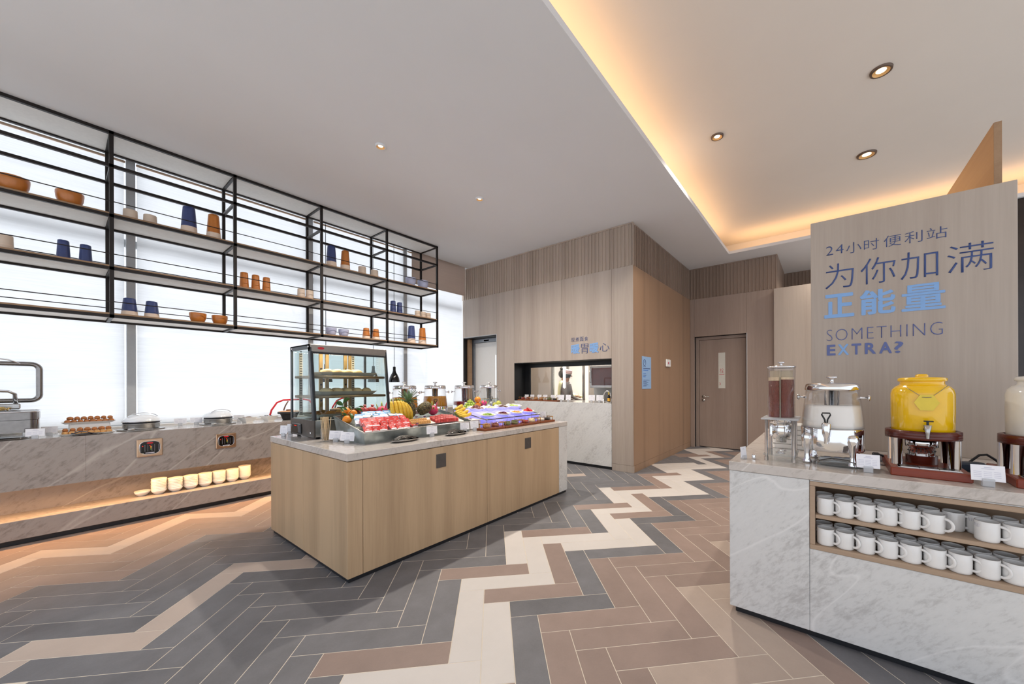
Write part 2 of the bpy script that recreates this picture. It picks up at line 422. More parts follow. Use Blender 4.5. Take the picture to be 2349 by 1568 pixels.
def build_floor():
    fl = struct(G().box(-3.2, 12, -3.2, 6.3, -0.06, -0.0012).build('floor', 'grout'))
    me = {}
    g = 0.0019
    for c in ('tile_dark', 'tile_taupe', 'tile_white', 'tile_beige', 'tile_tan'):
        me[c] = G().rbox(g, 4 * TW - g, g, TW - g, -0.012, 0.0, 0.0012).mesh('tile', c)
    tiles = []
    c, s = math.cos(YAW), math.sin(YAW)
    for n in range(-4, 9):
        for k in range(-24, 22):
            a = k + 3 * n; r = 6 + 8 * n - a
            for kind, ci, cj in (('H', a + 2, r + 0.5), ('V', a + 3.5, r + 3)):
                q = Q0 + ci * TW; p = P0 + cj * TW
                x, y = (p + q) / SQ, (p - q) / SQ
                d = x * c + y * s; l = (x * s - y * c) / max(d, 0.01)
                if d < 1.2 or x > 9.3 or y > 5.6: continue
                if not (-1.75 < l < 1.6): continue
                if 1.5 < x < 3.35 and 2.85 < y < 3.5: continue            # under the island
                if x > 5.45 and y > 2.55: continue                          # inside the kitchen
                if 2.7 < x < 3.6 and -2 < y < 0.05: continue              # under the right counter
                if y > 5.5: continue
                if kind == 'H': q0, p0 = Q0 + a * TW, P0 + r * TW
                else: q0, p0 = Q0 + (a + 4) * TW, P0 + (r + 1) * TW
                tiles.append((d, kind, tile_col(kind, n, k), (p0 + q0) / SQ, (p0 - q0) / SQ))
    tiles.sort()
    rest = {}
    for i, (d, kind, col, x, y) in enumerate(tiles):
        rz = -PI / 4 if kind == 'H' else PI / 4
        if i < 299:
            inst('tile', me[col], fl, (x, y, 0), rz)
        else:
            rest.setdefault(col, []).append((x, y, rz))
    gg = G(); cols = list(rest)
    for ci, col in enumerate(cols):
        gg.cur = ci
        for x, y, rz in rest[col]:
            gg.rbox(g, 4 * TW - g, g, TW - g, -0.012, 0.0, 0.0012, TR(x, y, 0, rz))
    o = gg.build('far_tiles', cols, fl); o['kind'] = 'stuff'
build_floor()

# ------------------------------------------------------------------ ceiling with the lit recess
ZC, ZU = 3.637, 4.03
CX0, CX1, CY0, CY1 = -2.4, 7.373, -3.0, 1.364        # opening in the lower ceiling
def build_ceiling():
    g = G()
    g.box(-3.2, CX0, -3.2, 5.72, ZC, ZC + 0.05).box(CX1, 12.0, -3.2, 6.2, ZC, ZC + 0.05)
    g.box(CX0, CX1, CY1, 5.72, ZC, ZC + 0.05).box(CX0, CX1, -3.2, CY0, ZC, ZC + 0.05)
    c = struct(g.build('ceiling', 'ceiling_white'))
    w = 0.70
    G().box(-3.2, 5.035, 5.70, 5.72, ZC + 0.001, 3.90).box(-3.2, 5.1, 5.70, 6.1, 3.90, 3.95).box(5.05, 7.3, 5.72, 6.2, ZC, ZC + 0.05).build('blind_pocket', 'ceiling_white', c)
    u = G()
    u.box(CX0 - w, CX1 + w, CY0 - w, CY1 + w, ZU, ZU + 0.05)
    u.box(CX1 + w, CX1 + w + 0.03, CY0 - w, CY1 + w, ZC + 0.05, ZU).box(CX0 - w - 0.03, CX0 - w, CY0 - w, CY1 + w, ZC + 0.05, ZU)
    u.box(CX0 - w, CX1 + w, CY1 + w, CY1 + w + 0.03, ZC + 0.05, ZU).box(CX0 - w, CX1 + w, CY0 - w - 0.03, CY0 - w, ZC + 0.05, ZU)
    u.build('ceiling_recess', 'ceiling_upper', c)
    lip = G()
    lip.box(CX0, CX1 + 0.0, CY1, CY1 + 0.012, ZC + 0.0505, ZC + 0.058)
    lip.build('recess_lip', 'ceiling_white', c)
    warm = (1.0, 0.57, 0.27)
    # led strips lying in the recess, behind its lip
    LX = CX1 - CX0
    area('cove_strip', ((CX0 + CX1) / 2, CY1 + 0.30, ZC + 0.062), (R(180), 0, 0), LX, 0.42, 28, warm)
    area('cove_strip', (CX1 + 0.30, (CY0 + CY1) / 2, ZC + 0.062), (R(180), 0, PI / 2), CY1 - CY0, 0.42, 11, warm)
    area('cove_strip', (CX0 - 0.16, (CY0 + CY1) / 2, ZC + 0.062), (R(180), 0, PI / 2), CY1 - CY0, 0.03, 5, warm)
    area('cove_strip', ((CX0 + CX1) / 2, CY0 - 0.16, ZC + 0.062), (R(180), 0, 0), LX, 0.03, 10, warm)
build_ceiling()

# ------------------------------------------------------------------ kitchen block and hall walls
KX, KY, HX = 5.035, 2.189, 7.89         # front face, near corner, end of the side wall
ZS = 3.015                              # lower edge of the slatted band
SL = 0.062
def slats(parent, me, pts, rz):
    for x, y in pts: inst('slat', me, parent, (x, y, 0), rz)
def build_kitchen():
    # front wall: panels either side of and above the hatch and the door
    w = struct(G().box(KX + 0.03, KX + 0.12, 4.487, 4.937, 0, ZS).box(KX + 0.03, KX + 0.12, KY + 0.03, 2.535, 0, ZS)
               .box(KX + 0.03, KX + 0.12, 2.535, 4.487, 1.677, ZS).box(KX + 0.03, KX + 0.12, 4.937, 5.888, 2.245, ZS)
               .box(KX + 0.013, KX + 0.12, KY + 0.013, 5.93, ZS, ZC).box(KX + 0.03, KX + 0.12, 5.888, 5.93, 0, ZS)
               .build('wall_kitchen', 'oak_slat'))
    e = 0.0012
    for y0, y1, z0, z1 in ((2.189, 2.535, 0.105, ZS), (2.535, 3.44, 1.677, ZS), (3.44, 4.487, 1.677, ZS), (4.487, 4.937, 0.105, ZS),
                           (4.937, 5.893, 2.245, ZS), (2.189, 2.535, 0.0, 0.103), (4.487, 4.937, 0.0, 0.103)):
        G().rbox(KX, KX + 0.03, y0 + e, y1 - e, z0, z1 - e, 0.0015).build('panel', 'oak_wall', w)
    sm = G().rbox(-0.017, 0.0, -0.009, 0.009, ZS, ZC - 0.02, 0.002).mesh('slat', 'oak_slat')
    n = int((5.9 - KY) / SL)
    slats(w, sm, [(KX + 0.017, KY + 0.016 + i * SL) for i in range(n + 1)], 0)
    G().rbox(KX, KX + 0.034, KY, 5.9, ZC - 0.02, ZC - 0.001, 0.002).build('top_rail', 'oak_slat', w)
    G().rbox(KX, KX + 0.022, KY, KY + 0.022, ZS, ZC - 0.02, 0.002).build('corner_post', 'oak_slat', w)
    # side wall towards the hall
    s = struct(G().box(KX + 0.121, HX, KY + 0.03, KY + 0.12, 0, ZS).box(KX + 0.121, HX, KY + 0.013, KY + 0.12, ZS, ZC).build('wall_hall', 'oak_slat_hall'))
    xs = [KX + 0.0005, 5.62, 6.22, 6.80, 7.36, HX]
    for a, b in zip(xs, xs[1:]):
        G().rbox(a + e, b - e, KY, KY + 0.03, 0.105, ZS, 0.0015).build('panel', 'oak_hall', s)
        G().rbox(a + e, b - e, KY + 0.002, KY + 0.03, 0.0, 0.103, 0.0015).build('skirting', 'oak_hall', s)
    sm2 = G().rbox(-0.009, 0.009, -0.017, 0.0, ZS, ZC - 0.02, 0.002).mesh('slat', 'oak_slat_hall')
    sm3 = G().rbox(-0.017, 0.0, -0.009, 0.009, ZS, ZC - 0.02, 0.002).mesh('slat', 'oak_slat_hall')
    n = int((HX - KX) / SL)
    slats(s, sm2, [(KX + 0.03 + i * SL, KY + 0.017) for i in range(n)], 0)
    # wall with the service door
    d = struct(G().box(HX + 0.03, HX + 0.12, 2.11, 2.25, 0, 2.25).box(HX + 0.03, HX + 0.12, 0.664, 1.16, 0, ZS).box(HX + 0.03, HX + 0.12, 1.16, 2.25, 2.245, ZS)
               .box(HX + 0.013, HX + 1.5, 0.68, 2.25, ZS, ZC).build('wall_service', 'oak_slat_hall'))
    for y0, y1, z0, z1 in ((2.108, 2.189, 0.0, ZS), (1.162, 2.108, 2.247, ZS), (0.664, 1.162, 0.0, ZS)):
        G().rbox(HX, HX + 0.03, y0 + e, y1 - e, z0, z1 - e, 0.0015).build('panel', 'oak_door', d)
    n = int((2.18 - 0.664) / SL)
    slats(d, sm3, [(HX + 0.017, 0.68 + i * SL) for i in range(n + 1)], 0)
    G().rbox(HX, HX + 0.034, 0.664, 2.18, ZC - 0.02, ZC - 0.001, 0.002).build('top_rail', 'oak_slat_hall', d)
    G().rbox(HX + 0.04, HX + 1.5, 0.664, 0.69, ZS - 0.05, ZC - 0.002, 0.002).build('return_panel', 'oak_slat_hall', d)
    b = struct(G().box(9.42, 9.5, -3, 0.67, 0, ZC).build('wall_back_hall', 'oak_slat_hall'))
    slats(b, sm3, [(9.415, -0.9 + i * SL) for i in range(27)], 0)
    # lower partition that runs on behind the sign panel
    G2 = struct(G().box(7.84, 7.90, -1.9, 0.70, 0, 2.985).build('wall_partition', 'oak_sign'))
    for y0, y1 in ((0.105, 0.715), (-0.5, 0.105), (-1.1, -0.5)):
        G().rbox(7.82, 7.845, y0 + e, y1 - e, 0, 3.0, 0.002).build('panel', 'oak_sign', G2)
    # dark mirror wall at the far right
    G3 = struct(G().box(7.44, 7.50, -6, -1.95, 0, ZC).build('wall_dark', 'wall_dark'))
    for i in range(3): G().rbox(7.42, 7.445, -1.95 - 0.9 * (i + 1) + e, -1.95 - 0.9 * i - e, 0, ZC - 0.002, 0.002).build('panel', 'wall_dark', G3)
plain('wall_dark', '#2a211d', 0.25, var=0.3, scale=3)
build_kitchen()

# ------------------------------------------------------------------ window front
YB = 5.88
def build_windows():
    wl = struct(G().box(-1.9, 5.1, 6.0, 6.1, 0, 0.84).box(-1.9, 5.1, 6.0, 6.1, 3.80, 3.95).build('wall_window', 'wall_white'))
    G().rbox(-1.9, 5.1, 5.84, 6.02, 0.84, 0.868, 0.004).build('sill', 'wall_white', wl)
    xm = [-1.3, 0.476, 2.205, 3.715, 5.03]
    for i, x in enumerate(xm[:4]):
        G().rbox(x - 0.034, x + 0.034, 5.865, 5.99, 0.868, 3.88, 0.003).build('mullion', 'alu_grey', wl)
    for i, (a, b) in enumerate(zip([-1.9] + xm, xm)):
        a0, b0 = (a + 0.034, b - 0.034) if i < 4 else (a + 0.034, b)
        if i == 0: a0 = -1.9
        wn = struct(G().rbox(a0, b0, 5.955, 5.985, 2.78, 2.86, 0.003).box(a0, b0, 5.955, 5.985, 0.868, 0.91).build('window_%d' % (i + 1), 'alu_grey'))
        G().box(a0, b0, 5.968, 5.972, 0.868, 3.82).build('pane', 'glass_clear', wn)
        if i < 5:
            G().box(a0 + 0.012, b0 - 0.012, YB + 0.012, YB + 0.0135, 0.88, 3.78).build('blind', 'blind_white', wn)
            G().rbox(a0 + 0.004, b0 - 0.004, YB - 0.02, YB + 0.05, 3.72, 3.84, 0.01).build('blind_cassette', 'wall_white', wn)
            G().rbox(a0 + 0.004, b0 - 0.004, YB - 0.026, YB - 0.010, 3.640, 3.662, 0.003).build('blind_rail', 'blind_rail', wn)
    # short taupe roller blind beside the kitchen wall
    t = thing('roller_blind', 'short taupe fabric roller blind hanging at the ceiling beside the kitchen wall', 'blind', (4.42, 5.80, 3.10))
    G().box(-0.62, 0.60, 0.0, 0.003, 0.0, 0.70).build('fabric', 'blind_taupe', t)
    G().rbox(-0.62, 0.60, -0.004, 0.008, -0.012, 0.004, 0.002).build('hem_bar', 'blind_taupe', t)
build_windows()

# ------------------------------------------------------------------ buffet island
def build_island():
    x0, x1, y0, y1, zt = 1.133, 3.70, 2.455, 3.87, 0.845
    t = thing('island_counter', 'oak fronted buffet island with a pale marble top and marble end', 'counter', (x0, y0, 0))
    def P(name, mat, *b, bev=0.002, par=None, lab=None):
        return G().rbox(b[0] - x0, b[1] - x0, b[2] - y0, b[3] - y0, b[4], b[5], bev).build(name, mat, par or t, label=lab)
    P('countertop', 'marble_top', x0 - 0.004, x1 + 0.004, y0 - 0.004, y1, zt - 0.05, zt, bev=0.003, lab='polished pale marble top')
    P('kick_plate', 'kick_black', x0 + 0.012, x1 - 0.012, y0 + 0.012, y1 - 0.02, 0.0, 0.034)
    P('carcass', 'oak_island', x0 + 0.03, 3.55, y0 + 0.03, y1 - 0.03, 0.03, zt - 0.05)
    xs = [x0, 1.235, 2.379, 3.53]
    for i, (a, b) in enumerate(zip(xs, xs[1:])):
        p = P('front_panel', 'oak_island', a + (0.001 if i else 0), b - 0.0015, y0, y0 + 0.022, 0.03, zt - 0.055)
        if i:
            vx = 1.868 if i == 1 else 2.963
            v = P('vent_plate', 'vent_grey', vx - 0.047, vx + 0.047, y0 - 0.006, y0 + 0.004, 0.626, 0.736, par=p)
    for a, b in ((y0 + 0.022, 3.169), (3.171, y1 - 0.002)):
        P('side_panel', 'oak_island', x0, x0 + 0.022, a, b, 0.03, zt - 0.055)
    P('end_slab', 'marble_light', 3.532, x1, y0, y1 - 0.01, 0.03, zt - 0.05, lab='marble end panel')
plain('vent_grey', '#5d5855', 0.5, metal=0.5, var=0.08)
build_island()

# ------------------------------------------------------------------ buffet counter under the windows
def build_window_counter():
    x0, x1, y0, y1, zt = -1.2, 3.60, 5.198, 5.83, 0.852
    t = thing('buffet_counter', 'long grey marble buffet counter with a lit niche under the windows', 'counter', (x0, y0, 0))
    def P(name, mat, a, b, c, d, e, f, bev=0.002, lab=None):
        return G().rbox(a - x0, b - x0, c - y0, d - y0, e, f, bev).build(name, mat, t, label=lab)
    P('countertop', 'marble_top', x0, x1, y0 + 0.02, y1, 0.825, zt)
    xs = [x0, 0.15, 0.87, 2.3, x1]
    for a, b in zip(xs, xs[1:]):
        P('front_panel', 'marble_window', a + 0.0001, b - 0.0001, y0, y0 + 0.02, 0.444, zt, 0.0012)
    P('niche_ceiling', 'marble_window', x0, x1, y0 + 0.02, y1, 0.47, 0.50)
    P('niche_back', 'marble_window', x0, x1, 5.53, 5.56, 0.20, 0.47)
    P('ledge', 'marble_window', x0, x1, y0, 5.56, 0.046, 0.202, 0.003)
    P('kick_plate', 'kick_black', x0, x1, y0 + 0.035, y1, 0.0, 0.046)
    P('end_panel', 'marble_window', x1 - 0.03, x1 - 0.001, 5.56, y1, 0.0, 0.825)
    P('led_profile', 'alu_grey', x0, x1, y0 + 0.03, y0 + 0.05, 0.452, 0.47)
    area('niche_strip', ((x0 + x1) / 2, y0 + 0.075, 0.462), (R(-28), 0, 0), x1 - x0, 0.02, 31.0, (1.0, 0.53, 0.21))
    # induction control panels set into the front
    for i, (xa, xb, za, zb) in enumerate(((0.453, 0.626, 0.610, 0.778), (1.027, 1.197, 0.612, 0.768))):
        c = thing('control_panel', ('copper framed induction control panel on the counter front, left of two', 'copper framed induction control panel on the counter front, nearer the island')[i], 'control panel', ((xa + xb) / 2, y0, (za + zb) / 2), 0, 'induction controls')
        w, h = (xb - xa) / 2, (zb - za) / 2
        G().rbox(-w, w, -0.012, 0.0, -h, h, 0.005).build('frame', 'copper_plate', c)
        pts = []
        for k in range(32):
            a = 2 * PI * k / 32; ca, sa = math.cos(a), math.sin(a)
            pts.append((0.80 * w * math.copysign(abs(ca) ** 0.62, ca), 0.74 * h * math.copysign(abs(sa) ** 0.62, sa)))
        M = Matrix.Rotation(PI / 2, 4, 'X')
        ring = G().tube([(x, -0.012, z) for x, z in pts], 0.0035, 6, True); ring.build('bezel', 'chrome', c)
        s = G().prism(pts, 0.010, 0.0145, M).build('screen', 'black_gloss', c)
        G().prism([(0.022 * math.cos(a * PI / 8), 0.045 + 0.008 * math.sin(a * PI / 8)) for a in range(16)], 0.0145, 0.0152, M).build('brand_badge', 'badge_red', s)
        for k, (x, z, m) in enumerate(((-0.048, 0.018, 'led_red'), (0.0, 0.022, 'led_red'), (0.006, 0.008, 'led_amber'), (0.006, -0.004, 'led_amber'), (0.006, -0.016, 'led_green'))):
            G().rbox(x - 0.003, x + 0.003, -0.0158, -0.0145, z - 0.003, z + 0.003, 0.0008).build('indicator', m, s)
        for x in (-0.047, 0.0, 0.045):
            G().box(x - 0.014, x - 0.013, -0.0152, -0.0145, -0.035, 0.03).box(x + 0.013, x + 0.014, -0.0152, -0.0145, -0.035, 0.03).build('key_outline', 'print_grey', s)
        G().box(-0.03, 0.03, -0.0152, -0.0145, -0.052, -0.045).build('print', 'print_grey', s)
plain('badge_red', '#c5202c', 0.4)
emit('led_red', '#ff3020', 1.6); emit('led_amber', '#ffb030', 1.4); emit('led_green', '#80d060', 0.8)
build_window_counter()

# ------------------------------------------------------------------ drinks counter at the right with the mug niche
RX0, RX1, RY, RZ = 2.308, 4.30, 0.428, 0.852
def build_right_counter():
    ye = -1.5
    t = thing('drinks_counter', 'pale marble drinks counter with an oak lined mug niche', 'counter', (RX0, RY, 0))
    def P(name, mat, a, b, c, d, e, f, bev=0.002, par=None, lab=None):
        return G().rbox(a - RX0, b - RX0, c - RY, d - RY, e, f, bev).build(name, mat, par or t, label=lab)
    P('countertop', 'marble_top', RX0 - 0.003, RX1, ye, RY + 0.003, RZ - 0.05, RZ, 0.003)
    P('kick_plate', 'kick_black', RX0 + 0.025, RX1 - 0.03, ye, RY - 0.025, 0.0, 0.04)
    P('front_panel', 'marble_light', RX0, RX0 + 0.02, 0.0605, RY, 0.037, RZ - 0.0515)
    P('front_panel', 'marble_light', RX0, RX0 + 0.02, ye, 0.0595, 0.037, 0.453)
    P('front_panel', 'marble_light', RX0, RX0 + 0.02, ye, 0.0595, 0.796, RZ - 0.0515)
    P('side_panel', 'marble_light', RX0 + 0.0205, RX1, RY - 0.02, RY, 0.037, RZ - 0.0515)
    P('back_panel', 'marble_light', RX1 - 0.02, RX1, ye, RY - 0.0205, 0.037, RZ - 0.0515)
    n = P('mug_niche', 'oak_niche', RX0 + 0.32, RX0 + 0.335, ye, 0.04, 0.47, 0.78, lab='oak lined niche')
    P('niche_floor', 'oak_niche', RX0 - 0.002, RX0 + 0.32, ye, 0.059, 0.454, 0.477, par=n)
    P('niche_top', 'oak_niche', RX0 - 0.002, RX0 + 0.32, ye, 0.059, 0.773, 0.795, par=n)
    P('niche_side', 'oak_niche', RX0 - 0.002, RX0 + 0.32, 0.037, 0.059, 0.4775, 0.7725, par=n)
    P('niche_shelf', 'oak_niche', RX0 + 0.002, RX0 + 0.32, ye, 0.0365, 0.612, 0.630, par=n)
    # mugs: two rows on each shelf
    m = thing('mug', 'x', 'mug', (0, 0, 0), 0, 'white mugs in the niche')
    r, h = 0.0365, 0.083
    G().lathe([(0, 0.0), (r * 0.86, 0.0), (r * 0.97, 0.004), (r, 0.012), (r, h - 0.002), (r - 0.0008, h), (r - 0.0035, h), (r - 0.004, h - 0.004), (r - 0.0045, 0.03)], 28).build('body', 'mug_white', m)
    G().lathe([(r - 0.004, h - 0.012), (r - 0.0045, 0.02), (r * 0.8, 0.008), (0, 0.007)], 28).build('inside', 'mug_inside', m, label='shadowed grey inside')  # inner glaze is grey brown
    hp = [(r - 0.003, 0, h - 0.014)] + [(r + 0.001 + 0.027 * math.sin(a), 0, 0.043 + 0.026 * math.cos(a)) for a in [PI * i / 9 for i in range(1, 9)]] + [(r - 0.003, 0, 0.018)]
    G().tube(hp, 0.0048, 8, flat=1.25).build('handle', 'mug_white', m)
    g = G()
    for a0 in (2.6, 3.7):
        g.tube([((r + 0.0002) * math.cos(a0 + 0.05 * i + 0.06 * math.sin(i * 1.9)), (r + 0.0002) * math.sin(a0 + 0.05 * i + 0.06 * math.sin(i * 1.9)), 0.064 + 0.008 * math.cos(i * 1.9)) for i in range(14)], 0.0004, 4)
    g.build('scribble', 'print_grey', m, label='thin grey scribble print')
    first = True
    for sh, z in (('lower', 0.477), ('upper', 0.630)):
        for row, x in (('front', RX0 + 0.047), ('back', RX0 + 0.135)):
            k = 0
            for i in range(10):
                if sh == 'upper' and row == 'front' and i == 6: continue
                y = -0.004 - i * 0.0768 + (0.004 if row == 'back' else 0) + random.uniform(-0.002, 0.002)
                lab = 'white mug, %s from the left in the %s row of the %s niche shelf' % (ORD[k], row, sh)
                k += 1
                rz = R(-118 + random.uniform(-8, 8)) if row == 'front' else R(-110 + random.uniform(-10, 10))
                if first: m.location = (x, y, z); m.rotation_euler = (0, 0, rz); m['label'] = lab; first = False
                else: dup(m, (x, y, z), rz, lab)
build_right_counter()

# ------------------------------------------------------------------ sign panel standing on the drinks counter
def on_wall(me, name, parent, x, y, z, face='-X'):
    o = inst(name, me, parent, (x, y, z), rot=(PI / 2, 0, -PI / 2) if face == '-X' else (PI / 2, 0, 0)); return o
def fit_text(body, mat, w, h, offset=0.0, extrude=0.0015, space=1.0):
    """lettering scaled to a box of w x h metres, its origin at the lower left of the ink"""
    bold = max(0.0, offset)
    me = text_mesh(body, 1.0, mat, extrude=0.0, offset=min(0.0, offset), space=space)
    if bold:
        # heavier weight: the glyph repeated around a small circle
        src = me; g = G(); fs = [tuple(p.vertices) for p in src.polygons]
        for k in range(13):
            a = k * 2 * PI / 12; r = 0 if k == 12 else bold
            g.add([(v.co.x + r * math.cos(a), v.co.y + r * math.sin(a), 0.00008 * k) for v in src.vertices], fs)
        me = g.mesh('lettering', mat)
    xs = [v.co.x for v in me.vertices]; ys = [v.co.y for v in me.vertices]
    x0, x1, y0, y1 = min(xs), max(xs), min(ys), max(ys)
    for v in me.vertices:
        v.co.x = (v.co.x - x0) / (x1 - x0) * w; v.co.y = (v.co.y - y0) / (y1 - y0) * h
    if extrude:
        bm = bmesh.new(); bm.from_mesh(me)
        r = bmesh.ops.extrude_face_region(bm, geom=bm.faces[:])
        bmesh.ops.translate(bm, vec=(0, 0, extrude), verts=[e for e in r['geom'] if isinstance(e, bmesh.types.BMVert)])
        bmesh.ops.recalc_face_normals(bm, faces=bm.faces[:])
        bm.to_mesh(me); bm.free()
    return me
plain('letter_navy', '#33497f', 0.35, var=0.02)
plain('letter_sky', '#7fa9dc', 0.3, var=0.02)
plain('letter_slate', '#56639a', 0.35, var=0.02)
def build_sign():
    X0 = 3.2
    t = thing('sign_panel', 'tall oak sign panel with blue lettering standing on the drinks counter', 'sign', (X0, -0.39, RZ))
    L = lambda x, y, z: (x - X0, y + 0.39, z - RZ)
    G().rbox(0, 0.06, -0.462, 0.461, 0, 2.409 - RZ, 0.002).build('board', 'oak_sign', t)
    def T(name, body, mat, yl, yr, zb, zt, off=0.0, sp=1.0):
        on_wall(fit_text(body, mat, yl - yr, zt - zb, off, space=sp), name, t, *L(X0 - 0.0003, yl, zb))
    T('lettering', '24', 'letter_navy', -0.015, -0.108, 2.165, 2.226, -0.014, 1.15)
    for ch, a, b in zip('小时便利站', (-0.122, -0.212, -0.308, -0.404, -0.500), (-0.199, -0.285, -0.388, -0.482, -0.586)):
        T('lettering', ch, 'letter_navy', a, b, 2.156, 2.226, -0.012)
    for ch, a, b in zip('为你加满', (-0.010, -0.195, -0.385, -0.585), (-0.160, -0.362, -0.548, -0.765)):
        T('lettering', ch, 'letter_navy', a, b, 1.934, 2.10, -0.012)
    for ch, a, b in zip('正能量', (-0.003, -0.190, -0.388), (-0.162, -0.362, -0.578)):
        T('lettering', ch, 'letter_sky', a, b, 1.735, 1.896, 0.026 if ch != '量' else 0.016)
    T('lettering', 'SOMETHING', 'letter_slate', -0.017, -0.566, 1.580, 1.656, -0.025, 1.12)
    for ch, a, b, m in (('E', -0.017, -0.064, 'letter_slate'), ('X', -0.076, -0.133, 'letter_sky'), ('T', -0.147, -0.196, 'letter_slate'), ('R', -0.214, -0.268, 'letter_slate'), ('A', -0.284, -0.343, 'letter_slate'), ('?', -0.355, -0.396, 'letter_slate')):
        T('lettering', ch, m, a, b, 1.480, 1.553, 0.028 if ch != '?' else 0.009)
    f = thing('divider_fin', 'upright oak fin rising behind the sign panel', 'panel', (3.262, -0.797, RZ))
    G().rbox(0, 1.02, -0.016, 0.016, 0, 2.785 - RZ, 0.002).build('board', 'oak_beam', f)
    G().rbox(-0.0006, 0.004, -0.0155, 0.0155, 0, 2.7845 - RZ, 0.001).build('edge_band', 'oak_shelf', f)
build_sign()

# ------------------------------------------------------------------ lettering and small signs on the kitchen walls
def build_wall_signs():
    t = thing('hatch_lettering', 'blue lettering fixed above the kitchen hatch', 'lettering', (KX, 2.91, 1.775))
    def T(ch, m, a, b, z0, z1, off):
        on_wall(fit_text(ch, m, a - b, z1 - z0, off, 0.003), 'character', t, -0.0003, a - 2.91, z0 - 1.775)
    for ch, a, b in zip('现煮面食', (3.252, 3.170, 3.090, 3.006), (3.187, 3.103, 3.022, 2.941)):
        T(ch, 'letter_navy', a, b, 1.973, 2.040, -0.01)
    T('暖', 'letter_sky', 3.252, 3.092, 1.778, 1.932, 0.030); T('胃', 'letter_navy', 3.066, 2.934, 1.776, 1.928, -0.010)
    T('暖', 'letter_sky', 2.910, 2.752, 1.776, 1.934, 0.030); T('心', 'letter_navy', 2.732, 2.571, 1.790, 1.915, -0.010)
    b = thing('notice_board', 'pale blue printed notice panel on the hall wall', 'sign', (5.525, KY, 1.216))
    G().rbox(-0.182, 0.182, -0.006, 0.0, 0, 0.497, 0.002).build('plate', 'notice_blue', b)
    M = lambda x, z: TR(x, -0.0062, z, 0, PI / 2)
    g = G().tube([(-0.09 + 0.045 * math.cos(a * PI / 8), -0.0065, 0.40 + 0.05 * math.sin(a * PI / 8)) for a in range(16)], 0.004, 5, True)
    g.tube([(-0.09, -0.0065, 0.43), (-0.09, -0.0065, 0.40), (-0.07, -0.0065, 0.395)], 0.003, 5)
    for i, x in enumerate((-0.12, -0.06)): g.tube([(x, -0.0065, 0.352), (x, -0.0065, 0.335)], 0.004, 5)
    g.build('clock_icon', 'letter_navy', b)
    for z, h, w, m in ((0.305, 0.016, 0.28, 'letter_navy'), (0.278, 0.016, 0.20, 'letter_blue'), (0.230, 0.008, 0.11, 'letter_blue'), (0.205, 0.008, 0.12, 'letter_navy'), (0.180, 0.012, 0.09, 'letter_blue'),
                       (0.130, 0.006, 0.25, 'letter_navy'), (0.112, 0.010, 0.13, 'letter_navy'), (0.098, 0.006, 0.2, 'letter_navy'), (0.076, 0.010, 0.14, 'letter_navy'), (0.060, 0.006, 0.2, 'letter_navy'), (0.04, 0.010, 0.13, 'letter_navy')):
        gg = G(); x = -0.14; k = 0
        while x < -0.14 + w:
            ww = 0.010 + 0.012 * ((k * 7 + int(z * 1000)) % 5) / 5
            gg.box(x, min(x + ww, -0.14 + w), -0.0068, -0.006, z, z + h); x += ww + 0.005; k += 1
        gg.build('print_line', m, b)
    s = thing('call_point', 'small white alarm call point on the hall wall', 'alarm', (6.484, KY, 1.587))
    G().rbox(-0.11, 0.11, -0.03, 0.0, 0, 0.134, 0.012).build('housing', 'porcelain', s)
    G().rbox(-0.055, 0.055, -0.033, -0.03, 0.045, 0.09, 0.002).build('button_field', 'print_grey', s)
    G().rbox(-0.05, -0.01, -0.0345, -0.033, 0.05, 0.085, 0.002).build('button', 'badge_red', s)
plain('notice_blue', '#8fb2da', 0.5, var=0.02); plain('letter_blue', '#3a74c8', 0.5)
build_wall_signs()

